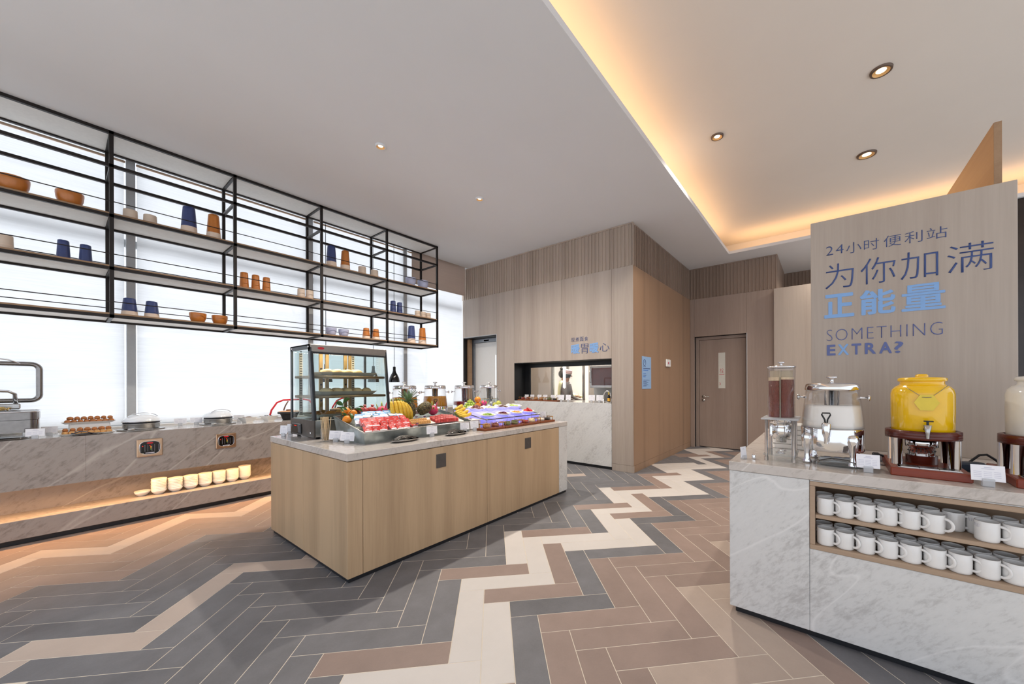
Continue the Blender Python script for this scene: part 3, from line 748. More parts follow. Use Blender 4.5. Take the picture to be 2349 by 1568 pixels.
# ------------------------------------------------------------------ doors
def build_doors():
    # service door, recessed into the hall end wall
    d = struct(G().rbox(HX + 0.03, HX + 0.22, 2.107, 2.112, 0, 2.247, 0.001).rbox(HX + 0.03, HX + 0.22, 1.158, 1.163, 0, 2.247, 0.001).rbox(HX + 0.03, HX + 0.22, 1.163, 2.107, 2.243, 2.248, 0.001).build('door_1', 'frame_black'))
    G().rbox(HX - 0.004, HX + 0.2, 1.150, 1.163, 0, 2.255, 0.001).build('edge_trim', 'alu_grey', d)
    fx = HX + 0.12
    G().rbox(fx - 0.02, fx + 0.06, 2.045, 2.106, 0, 2.24, 0.002).rbox(fx - 0.02, fx + 0.06, 1.164, 1.19, 0, 2.24, 0.002).rbox(fx - 0.02, fx + 0.06, 1.19, 2.045, 2.185, 2.24, 0.002).build('frame', 'oak_door', d)
    l = G().rbox(fx, fx + 0.05, 1.195, 2.040, 0.012, 2.18, 0.003).build('leaf', 'oak_door', d)
    G().rbox(fx - 0.004, fx + 0.002, 1.555, 1.68, 1.20, 1.91, 0.002).build('sign_plate', 'card_door', l)
    on_wall(fit_text('栓', 'badge_red', 0.075, 0.10, -0.012, 0.0006), 'character', l, fx - 0.0042, 1.655, 1.50)
    on_wall(fit_text('3', 'badge_red', 0.03, 0.05, -0.01, 0.0006), 'character', l, fx - 0.0042, 1.668, 1.265)
    G().box(fx - 0.0046, fx - 0.004, 1.57, 1.665, 1.47, 1.478).build('print', 'badge_red', l)
    h = G().lathe([(0, 0), (0.026, 0), (0.026, 0.008), (0, 0.008)], 16, TR(fx - 0.008, 1.965, 1.03, 0, 0, PI / 2)).tube([(fx - 0.004, 1.965, 1.03), (fx - 0.05, 1.965, 1.03), (fx - 0.05, 1.95, 1.03), (fx - 0.05, 1.845, 1.03)], 0.009, 8)
    h.build('handle', 'steel', l)
    G().lathe([(0, 0), (0.026, 0), (0.026, 0.008), (0, 0.008)], 16, TR(fx - 0.008, 1.965, 0.955, 0, 0, PI / 2)).build('lock_rose', 'steel', l)
    G().box(HX + 0.3, HX + 0.32, 1.0, 2.3, 0, 2.4).build('backing', 'wall_dark', d)
    # white kitchen door in a dark reveal
    k = struct(G().rbox(KX + 0.004, KX + 0.30, 5.868, 5.888, 0, 2.245, 0.001).rbox(KX + 0.03, KX + 0.30, 4.937, 5.868, 2.225, 2.245, 0.001).build('door_2', 'frame_black'))
    G().rbox(KX - 0.004, KX + 0.3, 4.925, 4.938, 0, 2.25, 0.001).rbox(KX - 0.004, KX + 0.05, 4.938, 5.888, 2.238, 2.25, 0.001).build('edge_trim', 'alu_grey', k)
    fx = KX + 0.24
    G().rbox(fx - 0.03, fx + 0.06, 5.79, 5.866, 0, 2.22, 0.002).rbox(fx - 0.03, fx + 0.06, 4.94, 4.97, 0, 2.22, 0.002).rbox(fx - 0.03, fx + 0.06, 4.97, 5.79, 2.15, 2.22, 0.002).build('frame', 'frame_greyblue', k)
    G().rbox(KX + 0.09, KX + 0.17, 5.80, 5.866, 0, 2.22, 0.002).build('seal_strip', 'oak_shelf', k)
    l = G().rbox(fx, fx + 0.045, 4.975, 5.785, 0.01, 2.145, 0.003).build('leaf', 'door_white', k)
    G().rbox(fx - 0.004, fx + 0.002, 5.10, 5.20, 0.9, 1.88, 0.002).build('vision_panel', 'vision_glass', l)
    G().rbox(fx - 0.03, fx, 5.35, 5.50, 2.165, 2.20, 0.003).build('door_closer', 'steel', k)
plain('frame_greyblue', '#8b9096', 0.4, metal=0.3); plain('door_white', '#e3e1dd', 0.5, var=0.01); plain('card_door', '#dcdcd2', 0.4, var=0.02)
emit('vision_glass', '#f6f8fa', 1.5)  # panel glows itself, standing in for light behind the door
build_doors()

# ------------------------------------------------------------------ hanging metal rack over the window counter
KXS = [-0.59, 0.305, 1.202, 2.094, 3.002, 3.906]
YF, YK = 5.224, 5.684
def build_rack():
    t = thing('hanging_rack', 'long black metal rack with oak shelves hanging from the ceiling before the windows', 'shelf rack', (KXS[0], YF, 1.92))
    b = 0.028; o = Vector((KXS[0], YF, 1.92))
    def bar(name, a, c, w=b, par=None, mat='frame_dark'):
        return G().bar(Vector(a) - o, Vector(c) - o, w).build(name, mat, par or t)
    xl, xr = KXS[0] - 0.9, KXS[-1]
    for x in KXS:
        for y in (YF, YK): bar('post', (x, y, 1.92), (x, y, ZC - 0.002))
    for z in (1.934, 2.374, 2.858, 3.318, ZC - 0.015):
        for y in (YF, YK): bar('rail', (xl, y, z), (xr + b / 2, y, z))
        for x in KXS: bar('cross_bar', (x, YF, z), (x, YK, z), 0.024)
    xs = [xl] + KXS
    for z in (1.934, 2.374, 2.858):
        for a, c in zip(xs, xs[1:]):
            G().rbox(a - o.x + 0.012, c - o.x - 0.012, -0.012, YK - YF + 0.012, z - o.z + 0.013, z - o.z + 0.029, 0.002).build('shelf_board', 'oak_shelf', t)
            G().box(a - o.x + 0.015, c - o.x - 0.015, 0.014, YK - YF - 0.014, z - o.z + 0.006, z - o.z + 0.0125).build('shelf_lining', 'shelf_underside', t)
    for a, c in zip(xs, xs[1:]):
        G().box(a - o.x + 0.014, c - o.x - 0.014, 0.014, YK - YF - 0.014, ZC - 0.014 - o.z, ZC - 0.004 - o.z).build('top_board', 'shelf_underside', t)
    for z in (1.934, 2.374, 2.858):
        for y in (YF, YK):
            G().tube([(xl - o.x, y - o.y, z - o.z + 0.135), (xr - o.x, y - o.y, z - o.z + 0.135)], 0.0045, 6).build('guard_wire', 'frame_dark', t)
build_rack()

plain('glaze_orange', '#c4762f', 0.35, var=0.06, coat=0.2); plain('glaze_navy', '#3a4777', 0.45, var=0.06)
plain('glaze_lavender', '#b9bdd8', 0.45, var=0.04); plain('clay_cream', '#e3cfba', 0.6, var=0.03); plain('clay_bare', '#ecd6c2', 0.7, var=0.03)
def vessel(name, label, kind, mat, x, z, w, h, y=5.335, rz=0.0, group=None):
    r = w / 2
    cat = {'jug': 'vase', 'tall': 'vase', 'cup': 'cup', 'bowl': 'bowl', 'low': 'cup'}[kind]
    t = thing(name, label, cat, (x, y, z), rz, group)
    if kind in ('jug', 'tall', 'cup'):
        # tapering beaker with a folded spout crease
        top = 0.72 if kind != 'cup' else 0.80
        def pr(f0, f1, n=8): return [(r * (1 - (1 - top) * f), h * f) for f in [f0 + (f1 - f0) * i / n for i in range(n + 1)]]
        def crease(g):
            for i, p in enumerate(g.v):
                a = math.atan2(p[1], p[0]); k = math.exp(-((a + 2.0) / 0.22) ** 2) * (0.35 + 0.65 * p[2] / h)
                g.v[i] = (p[0] * (1 - 0.16 * k), p[1] * (1 - 0.16 * k), p[2] + (0.03 * h * math.cos(a + 2.0) if p[2] > 0.93 * h else 0))
            return g
        base = 0.27 if kind != 'cup' else 0.0
        if base:
            crease(G().lathe([(0, 0), (r * 0.97, 0)] + pr(0.0, base), 28)).build('bare_base', 'clay_bare', t)
        body = pr(base, 1.0) + [(r * top - 0.006, h), (r * top - 0.008, h * 0.9), (r * 0.8, h * 0.3), (0, h * 0.3)]
        if not base: body = [(0, 0)] + body
        crease(G().lathe(body, 28)).build('glazed_body', mat, t)
    elif kind == 'bowl':
        G().lathe([(0, 0), (r * 0.62, 0), (r * 0.80, h * 0.18), (r * 0.95, h * 0.5), (r, h * 0.85), (r * 0.99, h)], 32).build('body', mat, t)
        G().lathe([(r * 0.99, h), (r * 0.94, h * 0.98), (r * 0.88, h * 0.5), (r * 0.6, h * 0.15), (0, h * 0.12)], 32).build('inside', mat, t)
    else:
        G().lathe([(0, 0), (r * 0.93, 0), (r, h * 0.08), (r * 0.96, h * 0.95), (r * 0.93, h), (r * 0.88, h * 0.96), (r * 0.88, h * 0.25), (0, h * 0.2)], 28).build('body', mat, t)
        G().lathe([(r * 1.001, h * 0.30), (r * 1.006, h * 0.33), (r * 0.995, h * 0.36)], 28).build('ring_line', 'clay_bare', t)
    return t
Z1, Z2, Z3 = 2.888, 2.404, 1.964
GR = 'crockery on the hanging rack'
for a in (
    ('bowl', 'broad orange bowl at the left end of the upper rack shelf', 'bowl', 'glaze_orange', -0.225, Z1, 0.185, 0.125),
    ('bowl', 'broad orange bowl beside the first post on the upper rack shelf', 'bowl', 'glaze_orange', 0.07, Z1, 0.165, 0.12),
    ('cup', 'cream cup, left of two beside the first post on the upper rack shelf', 'low', 'clay_cream', 0.430, Z1, 0.100, 0.10),
    ('cup', 'cream cup, right of two beside the first post on the upper rack shelf', 'low', 'clay_cream', 0.562, Z1, 0.098, 0.095),
    ('vase', 'large navy vase with a cream base, second bay of the upper rack shelf', 'jug', 'glaze_navy', 0.845, Z1, 0.135, 0.275),
    ('vase', 'large orange vase with a cream base, second bay of the upper rack shelf', 'jug', 'glaze_orange', 1.043, Z1, 0.128, 0.265),
    ('vase', 'navy vase with a cream base, fourth bay of the upper rack shelf', 'jug', 'glaze_navy', 2.262, Z1, 0.132, 0.285),
    ('vase', 'orange vase with a cream base, fourth bay of the upper rack shelf', 'jug', 'glaze_orange', 2.445, Z1, 0.128, 0.27),
    ('cup', 'cream cup, left of two in the fourth bay of the upper rack shelf', 'low', 'clay_cream', 2.683, Z1, 0.105, 0.115),
    ('cup', 'cream cup, right of two in the fourth bay of the upper rack shelf', 'low', 'clay_cream', 2.868, Z1, 0.105, 0.11),
    ('bowl', 'lavender bowl, left of two at the right end of the upper rack shelf', 'bowl', 'glaze_lavender', 3.475, Z1, 0.165, 0.135),
    ('bowl', 'lavender bowl, right of two at the right end of the upper rack shelf', 'bowl', 'glaze_lavender', 3.705, Z1, 0.175, 0.135),
    ('cup', 'cream cup at the left end of the middle rack shelf', 'low', 'clay_cream', -0.265, Z2, 0.10, 0.12),
    ('cup', 'navy cup, left of two in the first bay of the middle rack shelf', 'cup', 'glaze_navy', 0.034, Z2, 0.082, 0.165),
    ('cup', 'navy cup, right of two in the first bay of the middle rack shelf', 'cup', 'glaze_navy', 0.157, Z2, 0.082, 0.16),
    ('cup', 'orange cup, leftmost of three on the middle rack shelf', 'cup', 'glaze_orange', 1.310, Z2, 0.090, 0.185),
    ('cup', 'orange cup, middle of three on the middle rack shelf', 'cup', 'glaze_orange', 1.418, Z2, 0.088, 0.18),
    ('cup', 'orange cup, rightmost of three on the middle rack shelf', 'cup', 'glaze_orange', 1.524, Z2, 0.086, 0.175),
    ('cup', 'small cream cup, left of two in the third bay of the middle rack shelf', 'low', 'clay_cream', 1.895, Z2, 0.084, 0.12),
    ('cup', 'small cream cup, right of two in the third bay of the middle rack shelf', 'low', 'clay_cream', 1.996, Z2, 0.084, 0.12),
    ('cup', 'navy cup, left of two at the right end of the middle rack shelf', 'cup', 'glaze_navy', 3.165, Z2, 0.092, 0.185),
    ('cup', 'navy cup, right of two at the right end of the middle rack shelf', 'cup', 'glaze_navy', 3.275, Z2, 0.092, 0.18),
    ('cup', 'tiny cream cup, leftmost of three at the right end of the middle rack shelf', 'low', 'clay_cream', 3.600, Z2, 0.088, 0.105),
    ('cup', 'tiny cream cup, middle of three at the right end of the middle rack shelf', 'low', 'clay_cream', 3.708, Z2, 0.085, 0.105),
    ('cup', 'tiny cream cup, rightmost of three at the right end of the middle rack shelf', 'low', 'clay_cream', 3.806, Z2, 0.085, 0.10),
    ('vase', 'navy vase with a cream base, left of two on the bottom rack shelf', 'jug', 'glaze_navy', 0.423, Z3, 0.115, 0.165),
    ('vase', 'navy vase with a cream base, right of two on the bottom rack shelf', 'jug', 'glaze_navy', 0.571, Z3, 0.110, 0.16),
    ('bowl', 'orange bowl, left of two on the bottom rack shelf', 'bowl', 'glaze_orange', 0.912, Z3, 0.140, 0.10),
    ('bowl', 'orange bowl, right of two on the bottom rack shelf', 'bowl', 'glaze_orange', 1.092, Z3, 0.138, 0.098),
    ('bowl', 'lavender bowl, left of two on the bottom rack shelf', 'bowl', 'glaze_lavender', 2.255, Z3, 0.135, 0.105),
    ('bowl', 'lavender bowl, right of two on the bottom rack shelf', 'bowl', 'glaze_lavender', 2.420, Z3, 0.130, 0.10),
    ('vase', 'small orange vase with a cream base, left of two on the bottom rack shelf', 'jug', 'glaze_orange', 2.740, Z3, 0.108, 0.155),
    ('vase', 'small orange vase with a cream base, right of two on the bottom rack shelf', 'jug', 'glaze_orange', 2.885, Z3, 0.108, 0.155),
    ('vase', 'tall navy vase with a cream base at the right end of the bottom rack shelf', 'tall', 'glaze_navy', 3.485, Z3, 0.13, 0.275),
    ('vase', 'tall orange vase with a cream base at the right end of the bottom rack shelf', 'tall', 'glaze_orange', 3.690, Z3, 0.13, 0.265),
): vessel(*a, rz=R(20), group=GR)

# ------------------------------------------------------------------ recessed downlights
emit('lamp_warm', '#ffe9c8', 2.5); plain('reflector_gold', '#e9b877', 0.3, var=0.02); plain('bezel_brown', '#6b5a4e', 0.4, metal=0.4)
def downlight(label, x, y, z, r, power, ang=85, bez='bezel_brown'):
    t = thing('downlight', label, 'downlight', (x, y, z), 0, 'recessed ceiling downlights')
    G().lathe([(r * 0.74, -0.004), (r * 0.78, -0.018), (r * 0.96, -0.016), (r, -0.0005)], 28).build('bezel', bez, t)
    G().lathe([(r * 0.77, -0.016), (r * 0.66, -0.008), (r * 0.45, -0.0035)], 28).build('reflector', 'reflector_gold', t)
    G().lathe([(0, -0.0042), (r * 0.47, -0.0042)], 20).build('lamp', 'lamp_warm', t)
    d = bpy.data.lights.new('downlight_beam', 'SPOT'); d.energy = power; d.color = (1.0, 0.90, 0.78); d.spot_size = R(ang); d.spot_blend = 0.9; d.shadow_soft_size = 0.05
    o = bpy.data.objects.new('downlight_beam', d); COL.objects.link(o); o.parent = t; o.location = (0, 0, -0.03)
downlight('round downlight in the lower ceiling above the left of the island', 1.924, 3.456, ZC, 0.05, 150, 150, bez='ceiling_white')
downlight('round downlight in the lower ceiling above the far end of the island', 3.228, 3.451, ZC, 0.05, 290, 160, bez='ceiling_white')
downlight('round downlight in the raised ceiling, nearest the camera', 4.374, -0.4075, ZU, 0.079, 60)
downlight('round downlight in the raised ceiling, left of three', 4.429, 0.9326, ZU, 0.064, 200, 140)
downlight('round downlight in the raised ceiling above the sign panel', 5.870, -0.4157, ZU, 0.095, 150, 120)
downlight('round downlight in the hall ceiling hidden behind the sign panel', 7.62, -0.32, ZC, 0.06, 140, 150)  # added out of view to brighten the hall and its ceiling
downlight('added unseen downlight at the far end of the hall behind the partition', 8.70, -0.30, ZC, 0.06, 110, 150)  # second lamp added out of view for the dark hall end

# ------------------------------------------------------------------ shared small builders
def card(label, x, y, z, w=0.10, h=0.07, rz=0.0, lift=0.028, tilt=-0.12, lean=0.0, lines=4, holder='acrylic_frost', group='printed name cards'):
    """folded card held in a small block; faces -Y before rz"""
    t = thing('name_card', label, 'name card', (x, y, z), rz, group)
    G().rbox(-0.018, 0.018, -0.008, 0.012, 0, lift, 0.002).build('holder', holder, t)
    M = TR(0, 0.0, lift - 0.010, 0, tilt) @ Matrix.Rotation(lean, 4, 'Y')
    c = G().box(-w / 2, w / 2, -0.0006, 0.0006, 0, h, M).build('card', 'card_white', t)
    g = G()
    g.box(-w * 0.10, w * 0.12, -0.0012, -0.0006, h * 0.83, h * 0.87, M).box(-w * 0.18, w * 0.2, -0.0012, -0.0006, h * 0.74, h * 0.77, M)
    for i in range(lines):
        zz = h * (0.56 - i * 0.11)
        for a, b in ((-0.42, -0.18), (-0.12, 0.12), (0.18, 0.38)):
            g.box(w * a, w * (b - 0.03 * ((i * 3 + int(a * 50)) % 3)), -0.0012, -0.0006, zz, zz + h * 0.022, M)
    g.build('print', 'print_grey', c); return t

def tongs(label, x, y, z, L=0.24, rz=0.0, group=None, mat='steel'):
    t = thing('tongs', label, 'tongs', (x, y, z), rz, group)
    for s in (-1, 1):
        pts = [(-L / 2, 0, 0.016), (-L / 2 + 0.006, s * 0.010, 0.018), (-L * 0.2, s * 0.020, 0.030), (L * 0.15, s * 0.022, 0.024), (L * 0.34, s * 0.018, 0.012), (L / 2, s * 0.014, 0.006)]
        G().tube(pts, [0.004, 0.006, 0.008, 0.008, 0.012, 0.010], 8, flat=0.3).build('arm', mat, t)
    G().tube([(-L / 2, -0.010, 0.018), (-L / 2 - 0.008, 0, 0.018), (-L / 2, 0.010, 0.018)], 0.004, 6).build('spring', mat, t)
    return t

def tray_dish(name, label, x, y, z, w, d, h, mat, rz=0.0, cat='tray', flare=0.012, group=None):
    """shallow rectangular dish with flaring rim"""
    t = thing(name, label, cat, (x, y, z), rz, group)
    def ring(w, d, z, c=0.012): return [(-w / 2 + c, -d / 2, z), (w / 2 - c, -d / 2, z), (w / 2, -d / 2 + c, z), (w / 2, d / 2 - c, z), (w / 2 - c, d / 2, z), (-w / 2 + c, d / 2, z), (-w / 2, d / 2 - c, z), (-w / 2, -d / 2 + c, z)]
    f = flare
    rings = [ring(w - 2 * f - 0.01, d - 2 * f - 0.01, 0), ring(w - 2 * f, d - 2 * f, 0.003), ring(w - 0.006, d - 0.006, h), ring(w, d, h + 0.002), ring(w - 0.012, d - 0.012, h), ring(w - 2 * f - 0.012, d - 2 * f - 0.012, 0.006)]
    g = G(); v = [p for r in rings for p in r]; fs = [tuple(range(7, -1, -1)), tuple(range(40, 48))]
    for k in range(5):
        for i in range(8): fs.append((k * 8 + i, k * 8 + (i + 1) % 8, k * 8 + 8 + (i + 1) % 8, k * 8 + 8 + i))
    g.add(v, fs).build('dish', mat, t); return t

def food(g, seed, n, fx, size, sx=1.0, sz=0.6, nu=8, nv=5):
    rnd = random.Random(seed)
    for i in range(n):
        x, y, z = fx(rnd)
        g.ball((0, 0, 0), size * sx * rnd.uniform(0.8, 1.2), size * rnd.uniform(0.8, 1.2), size * sz * rnd.uniform(0.8, 1.2), nu, nv, TR(x, y, z, rnd.uniform(0, 6), rnd.uniform(-0.3, 0.3)))
    return g

plain('bread_brown', '#b3703a', 0.55, var=0.28, scale=45, bump=0.4); plain('bread_gold', '#cf9a5c', 0.6, var=0.25, scale=50, bump=0.4)
plain('noodle', '#d2b06a', 0.6, var=0.2, scale=60); plain('bun_cream', '#f0cf9a', 0.55, var=0.05, scale=20); plain('red_gloss', '#d8232f', 0.25, var=0.05)
plain('soup_orange', '#d9a06a', 0.4, var=0.1); plain('navy_dark', '#23263a', 0.35, var=0.1); plain('wood_dark', '#6b4a36', 0.4, var=0.2, scale=30)
plain('lid_glass_white', '#eef1f4', 0.08, var=0.01, metal=0.0, coat=0.6)

ZW = 0.852
def build_window_items():
    # rectangular chafing dish with its lid folded up, cut by the frame edge
    t = thing('chafing_dish', 'large rectangular steel chafing dish with its lid standing open at the left edge', 'chafing dish', (-0.46, 5.52, ZW))
    def rr(w, d, r, n=5):
        p = []
        for cx, cy, a0 in ((w - r, d - r, 0), (-w + r, d - r, 90), (-w + r, -d + r, 180), (w - r, -d + r, 270)):
            for i in range(n + 1): p.append((cx + r * math.cos(R(a0 + 90 * i / n)), cy + r * math.sin(R(a0 + 90 * i / n))))
        return p
    G().prism(rr(0.362, 0.20, 0.05), 0.052, 0.155, smooth=True).build('water_pan', 'steel_dark', t)
    G().prism(rr(0.366, 0.205, 0.055), 0.158, 0.222, smooth=True).build('food_pan', 'steel_dark', t)
    G().tube([(x, y, 0.224) for x, y in rr(0.366, 0.205, 0.055)], 0.006, 6, True).build('rim', 'chrome', t)
    for sx in (-1, 1):
        for sy in (-1, 1): G().rbox(sx * 0.30 - 0.02, sx * 0.30 + 0.02, sy * 0.16 - 0.02, sy * 0.16 + 0.02, 0, 0.055, 0.004).build('leg', 'steel', t)
    g = G(); rnd = random.Random(3)
    for i in range(70):
        a = rnd.uniform(0, 6); x, y = rnd.uniform(-0.28, 0.2), rnd.uniform(-0.13, 0.13)
        g.tube([(x + 0.03 * math.cos(a + k * 0.7), y + 0.03 * math.sin(a + k * 0.7), 0.222 + 0.022 * rnd.random() + 0.02 * (1 - (x / 0.3) ** 2)) for k in range(4)], 0.005, 4)
    g.build('noodles', 'noodle', t)['kind'] = 'stuff'
    lid = G().tube([(x, 0.215, 0.475 + z) for x, z in rr(0.36, 0.165, 0.05, 6)], 0.020, 8, True).build('lid_frame', 'steel_dark', t)
    G().prism(rr(0.345, 0.15, 0.045), -0.003, 0.003, TR(0, 0.215, 0.475, 0, PI / 2)).build('lid_glass', 'glass_clear', lid)
    G().tube([(0.26 - 0.52 * i / 8, 0.20, 0.64 + 0.05 * math.sin(PI * i / 8) ** 0.4) for i in range(9)], 0.007, 6).build('lid_handle', 'chrome', lid)
    G().rbox(0.08, 0.26, 0.17, 0.225, 0.235, 0.285, 0.008).build('hinge', 'steel', t)
    G().tube([(0.235, 0.19, 0.285), (0.232, 0.15, 0.37), (0.20, 0.14, 0.395), (0.06, 0.14, 0.405), (-0.06, 0.14, 0.405), (-0.20, 0.14, 0.395), (-0.235, 0.19, 0.285)], 0.013, 8, flat=0.6).build('hinge_arm', 'chrome', t)
    G().rbox(-0.36, 0.15, -0.30, -0.21, 0.0, 0.03, 0.006).build('front_ledge', 'steel', t)
    tr = thing('tong_tray', 'dark oval tong rest at the left edge of the window counter', 'tray', (-0.28, 5.275, ZW))
    G().lathe([(0, 0), (0.8, 0), (1.0, 0.012), (0.98, 0.014), (0.78, 0.004), (0, 0.004)], 24, Matrix.Diagonal((0.13, 0.05, 1, 1))).build('dish', 'steel_dark', tr)
    card('white name card, front of two beside the open chafing dish', -0.115, 5.262, ZW, 0.098, 0.062, R(-8), 0.03)
    card('white name card, rear of two beside the open chafing dish', -0.045, 5.46, ZW, 0.092, 0.062, R(-8), 0.03)
    # pastries on two trays
    b = thing('riser_box', 'white riser box carrying the upper pastry tray', 'riser', (0.185, 5.585, ZW))
    G().rbox(-0.125, 0.125, -0.075, 0.085, 0, 0.088, 0.006).build('box', 'porcelain', b)
    G().rbox(-0.115, 0.115, -0.0765, -0.075, 0.012, 0.076, 0.002).build('front_plate', 'porcelain', b)
    def pastry(label, x, y, z, s, mat, rz, grp):
        t = thing('pastry', label, 'pastry', (x, y, z), rz, grp)
        g = G().lathe([(0, 0), (0.8, 0.02), (1.0, 0.32), (0.92, 0.62), (0.6, 0.9), (0, 1.0)], 14, Matrix.Diagonal((s * 1.2, s * 1.0, s * 1.75, 1)))
        g.build('crust', mat, t)
        G().tube([(s * 0.7 * math.cos(a), 0.25 * s * math.sin(3 * a), s * (1.72 - 0.5 * math.cos(a) ** 2)) for a in [0.2 + i * 0.35 for i in range(9)]], s * 0.05, 4).build('score_line', 'bread_gold' if mat == 'bread_brown' else 'bread_brown', t)
    tray_dish('pastry_tray', 'white rectangular tray of brown rolls raised on the riser box', 0.18, 5.58, ZW + 0.088, 0.33, 0.19, 0.016, 'porcelain', flare=0.02)
    tray_dish('pastry_tray', 'white rectangular tray of golden pastries at the counter edge', 0.165, 5.36, ZW, 0.33, 0.20, 0.016, 'porcelain', flare=0.02)
    rnd = random.Random(11)
    for row, (y, z, n) in enumerate(((5.545, ZW + 0.094, 8), (5.60, ZW + 0.094, 8), (5.572, ZW + 0.122, 7))):
        for i in range(n):
            nm = ('front', 'back', 'top')[row]
            pastry('brown bread roll, %s from the left in the %s row of the raised tray' % (ORD[i], nm), 0.055 + (0.015 if row == 2 else 0) + i * (0.262 / (n - 1)) * (0.92 if row == 2 else 1), y + rnd.uniform(-0.006, 0.006), z, 0.0165 + rnd.uniform(0, 0.002), 'bread_brown', rnd.uniform(0, 3), 'bread rolls on the raised tray')
    for row, (y, z, n) in enumerate(((5.305, ZW + 0.006, 8), (5.352, ZW + 0.006, 8), (5.402, ZW + 0.006, 8), (5.378, ZW + 0.032, 7))):
        for i in range(n):
            nm = ('front', 'second', 'back', 'top')[row]
            pastry('golden pastry, %s from the left in the %s row of the lower tray' % (ORD[i], nm), 0.04 + i * (0.25 / (n - 1)), y + rnd.uniform(-0.005, 0.005), z, 0.0165 + rnd.uniform(0, 0.002), 'bread_gold' if row < 2 else 'bread_brown', rnd.uniform(0, 3), 'pastries on the lower tray')
    tr = thing('tong_tray', 'long steel tong rest before the lower pastry tray', 'tray', (0.16, 5.235, ZW))
    G().lathe([(0, 0), (0.8, 0), (1.0, 0.010), (0.98, 0.012), (0.78, 0.004), (0, 0.004)], 24, Matrix.Diagonal((0.095, 0.028, 1, 1))).build('dish', 'steel_dark', tr)
    tongs('dark tongs lying on the rest before the pastries', 0.14, 5.237, ZW + 0.006, 0.12, R(8), mat='navy_dark')
    # round induction dishes with domed lids
    for i, (x, y, r, rot, what) in enumerate(((0.515, 5.50, 0.130, 5, 'nearer the pastries'), (1.115, 5.53, 0.125, 20, 'nearer the white bowls'))):
        t = thing('round_chafer', 'round steel chafing dish under a domed lid, ' + what, 'chafing dish', (x, y, ZW), R(rot), 'round chafing dishes')
        G().lathe([(0, 0), (r * 1.25, 0), (r * 1.32, 0.008), (r * 1.28, 0.010), (0, 0.006)], 32).build('underplate', 'steel', t)
        G().lathe([(0, 0.01), (r * 0.92, 0.01), (r, 0.02), (r, 0.058), (r * 1.04, 0.060), (r * 1.04, 0.064), (r * 0.96, 0.064)], 32).build('pan', 'steel', t)
        G().lathe([(r * 1.0, 0.064), (r * 0.99, 0.078), (r * 0.9, 0.085)], 32).build('lid_gasket', 'black_matte', t)
        d = G().lathe([(r * 1.06, 0.082), (r * 1.05, 0.094), (r * 0.92, 0.118), (r * 0.62, 0.140), (r * 0.3, 0.150), (0, 0.152)], 32).build('lid', 'lid_glass_white', t)
        G().tube([(r * 1.06 * math.cos(a * PI / 16), r * 1.06 * math.sin(a * PI / 16), 0.084) for a in range(32)], 0.005, 6, True).build('lid_rim', 'chrome', d)
        G().tube([(-r * 0.85 * math.cos(a * PI / 10), -r * 0.35, 0.112 + 0.055 * math.sin(a * PI / 10)) for a in range(1, 10)], 0.008, 8, flat=0.5).build('lid_handle', 'chrome', d)
        G().lathe([(0, 0), (0.008, 0), (0.008, 0.006), (0, 0.008)], 12, TR(-0.02, -r * 1.02, 0.074, 0, PI / 2)).build('latch', 'black_matte', t)
        s = thing('serving_spoon', 'steel serving spoon resting by the round dish ' + what, 'spoon', (x - 0.03, 5.265, ZW), R(6))
        G().lathe([(0, 0), (0.8, 0.001), (1, 0.008), (0.95, 0.010), (0, 0.004)], 20, Matrix.Diagonal((0.09, 0.032, 1, 1))).build('rest', 'steel', s)
        G().ball((-0.06, 0, 0.022), 0.026, 0.020, 0.014).build('bowl', 'steel', s)
        G().tube([(-0.04, 0, 0.026), (0.02, 0.004, 0.020), (0.09, 0.01, 0.016)], 0.005, 6).build('handle', 'steel', s)
        card('white name card behind the round dish ' + what, x + 0.30 if i == 0 else x - 0.175, 5.62 if i == 0 else 5.60, ZW, 0.10, 0.06, R(-15), 0.03)
    card('white name card right of the round dish nearer the white bowls', 1.335, 5.66, ZW, 0.10, 0.06, R(-20), 0.03)
    for i, (x, y, lab) in enumerate(((1.365, 5.45, 'left'), (1.585, 5.47, 'right'))):
        t = thing('serving_bowl', 'flared white serving bowl, %s of two on the window counter' % lab, 'bowl', (x, y, ZW), R(20), 'white serving bowls')
        r = 0.098
        G().lathe([(0, 0), (0.5 * r, 0), (0.55 * r, 0.01), (r, 0.062), (0.97 * r, 0.064), (0.5 * r, 0.02), (0, 0.016)], 4, TR(0, 0, 0, PI / 4), smooth=False).build('bowl', 'porcelain', t)
        food(G(), i, 24, lambda q: (q.uniform(-0.04, 0.04), q.uniform(-0.04, 0.04), 0.052 + q.uniform(0, 0.01)), 0.012).build('food', 'navy_dark' if i else 'wood_dark', t)['kind'] = 'stuff'
    # black pots with red arched stands behind
    for i, (x, y) in enumerate(((1.80, 5.46), (2.42, 5.46))):
        w = ('nearer the white bowls', 'behind the display case')[i]
        t = thing('stew_pot', 'black stew pot with a dark wooden lid grip ' + w, 'pot', (x, y, ZW), 0, 'black stew pots')
        G().lathe([(0, 0), (0.07, 0), (0.078, 0.02), (0.09, 0.055), (0.098, 0.075), (0.125, 0.078), (0.125, 0.10), (0.118, 0.104), (0.112, 0.09), (0, 0.085)], 32).build('pot', 'black_matte', t)
        G().lathe([(0.118, 0.104), (0.10, 0.112), (0, 0.116)], 32).build('lid', 'soup_orange', t)
        G().rbox(-0.035, 0.035, -0.014, 0.014, 0.112, 0.132, 0.006).build('lid_grip', 'wood_dark', t)
        G().tube([(-0.06, 0.01, 0.12), (-0.04, 0.01, 0.18), (-0.01, 0.01, 0.235)], 0.014, 8, flat=0.5).build('ladle_handle', 'wood_dark', t)
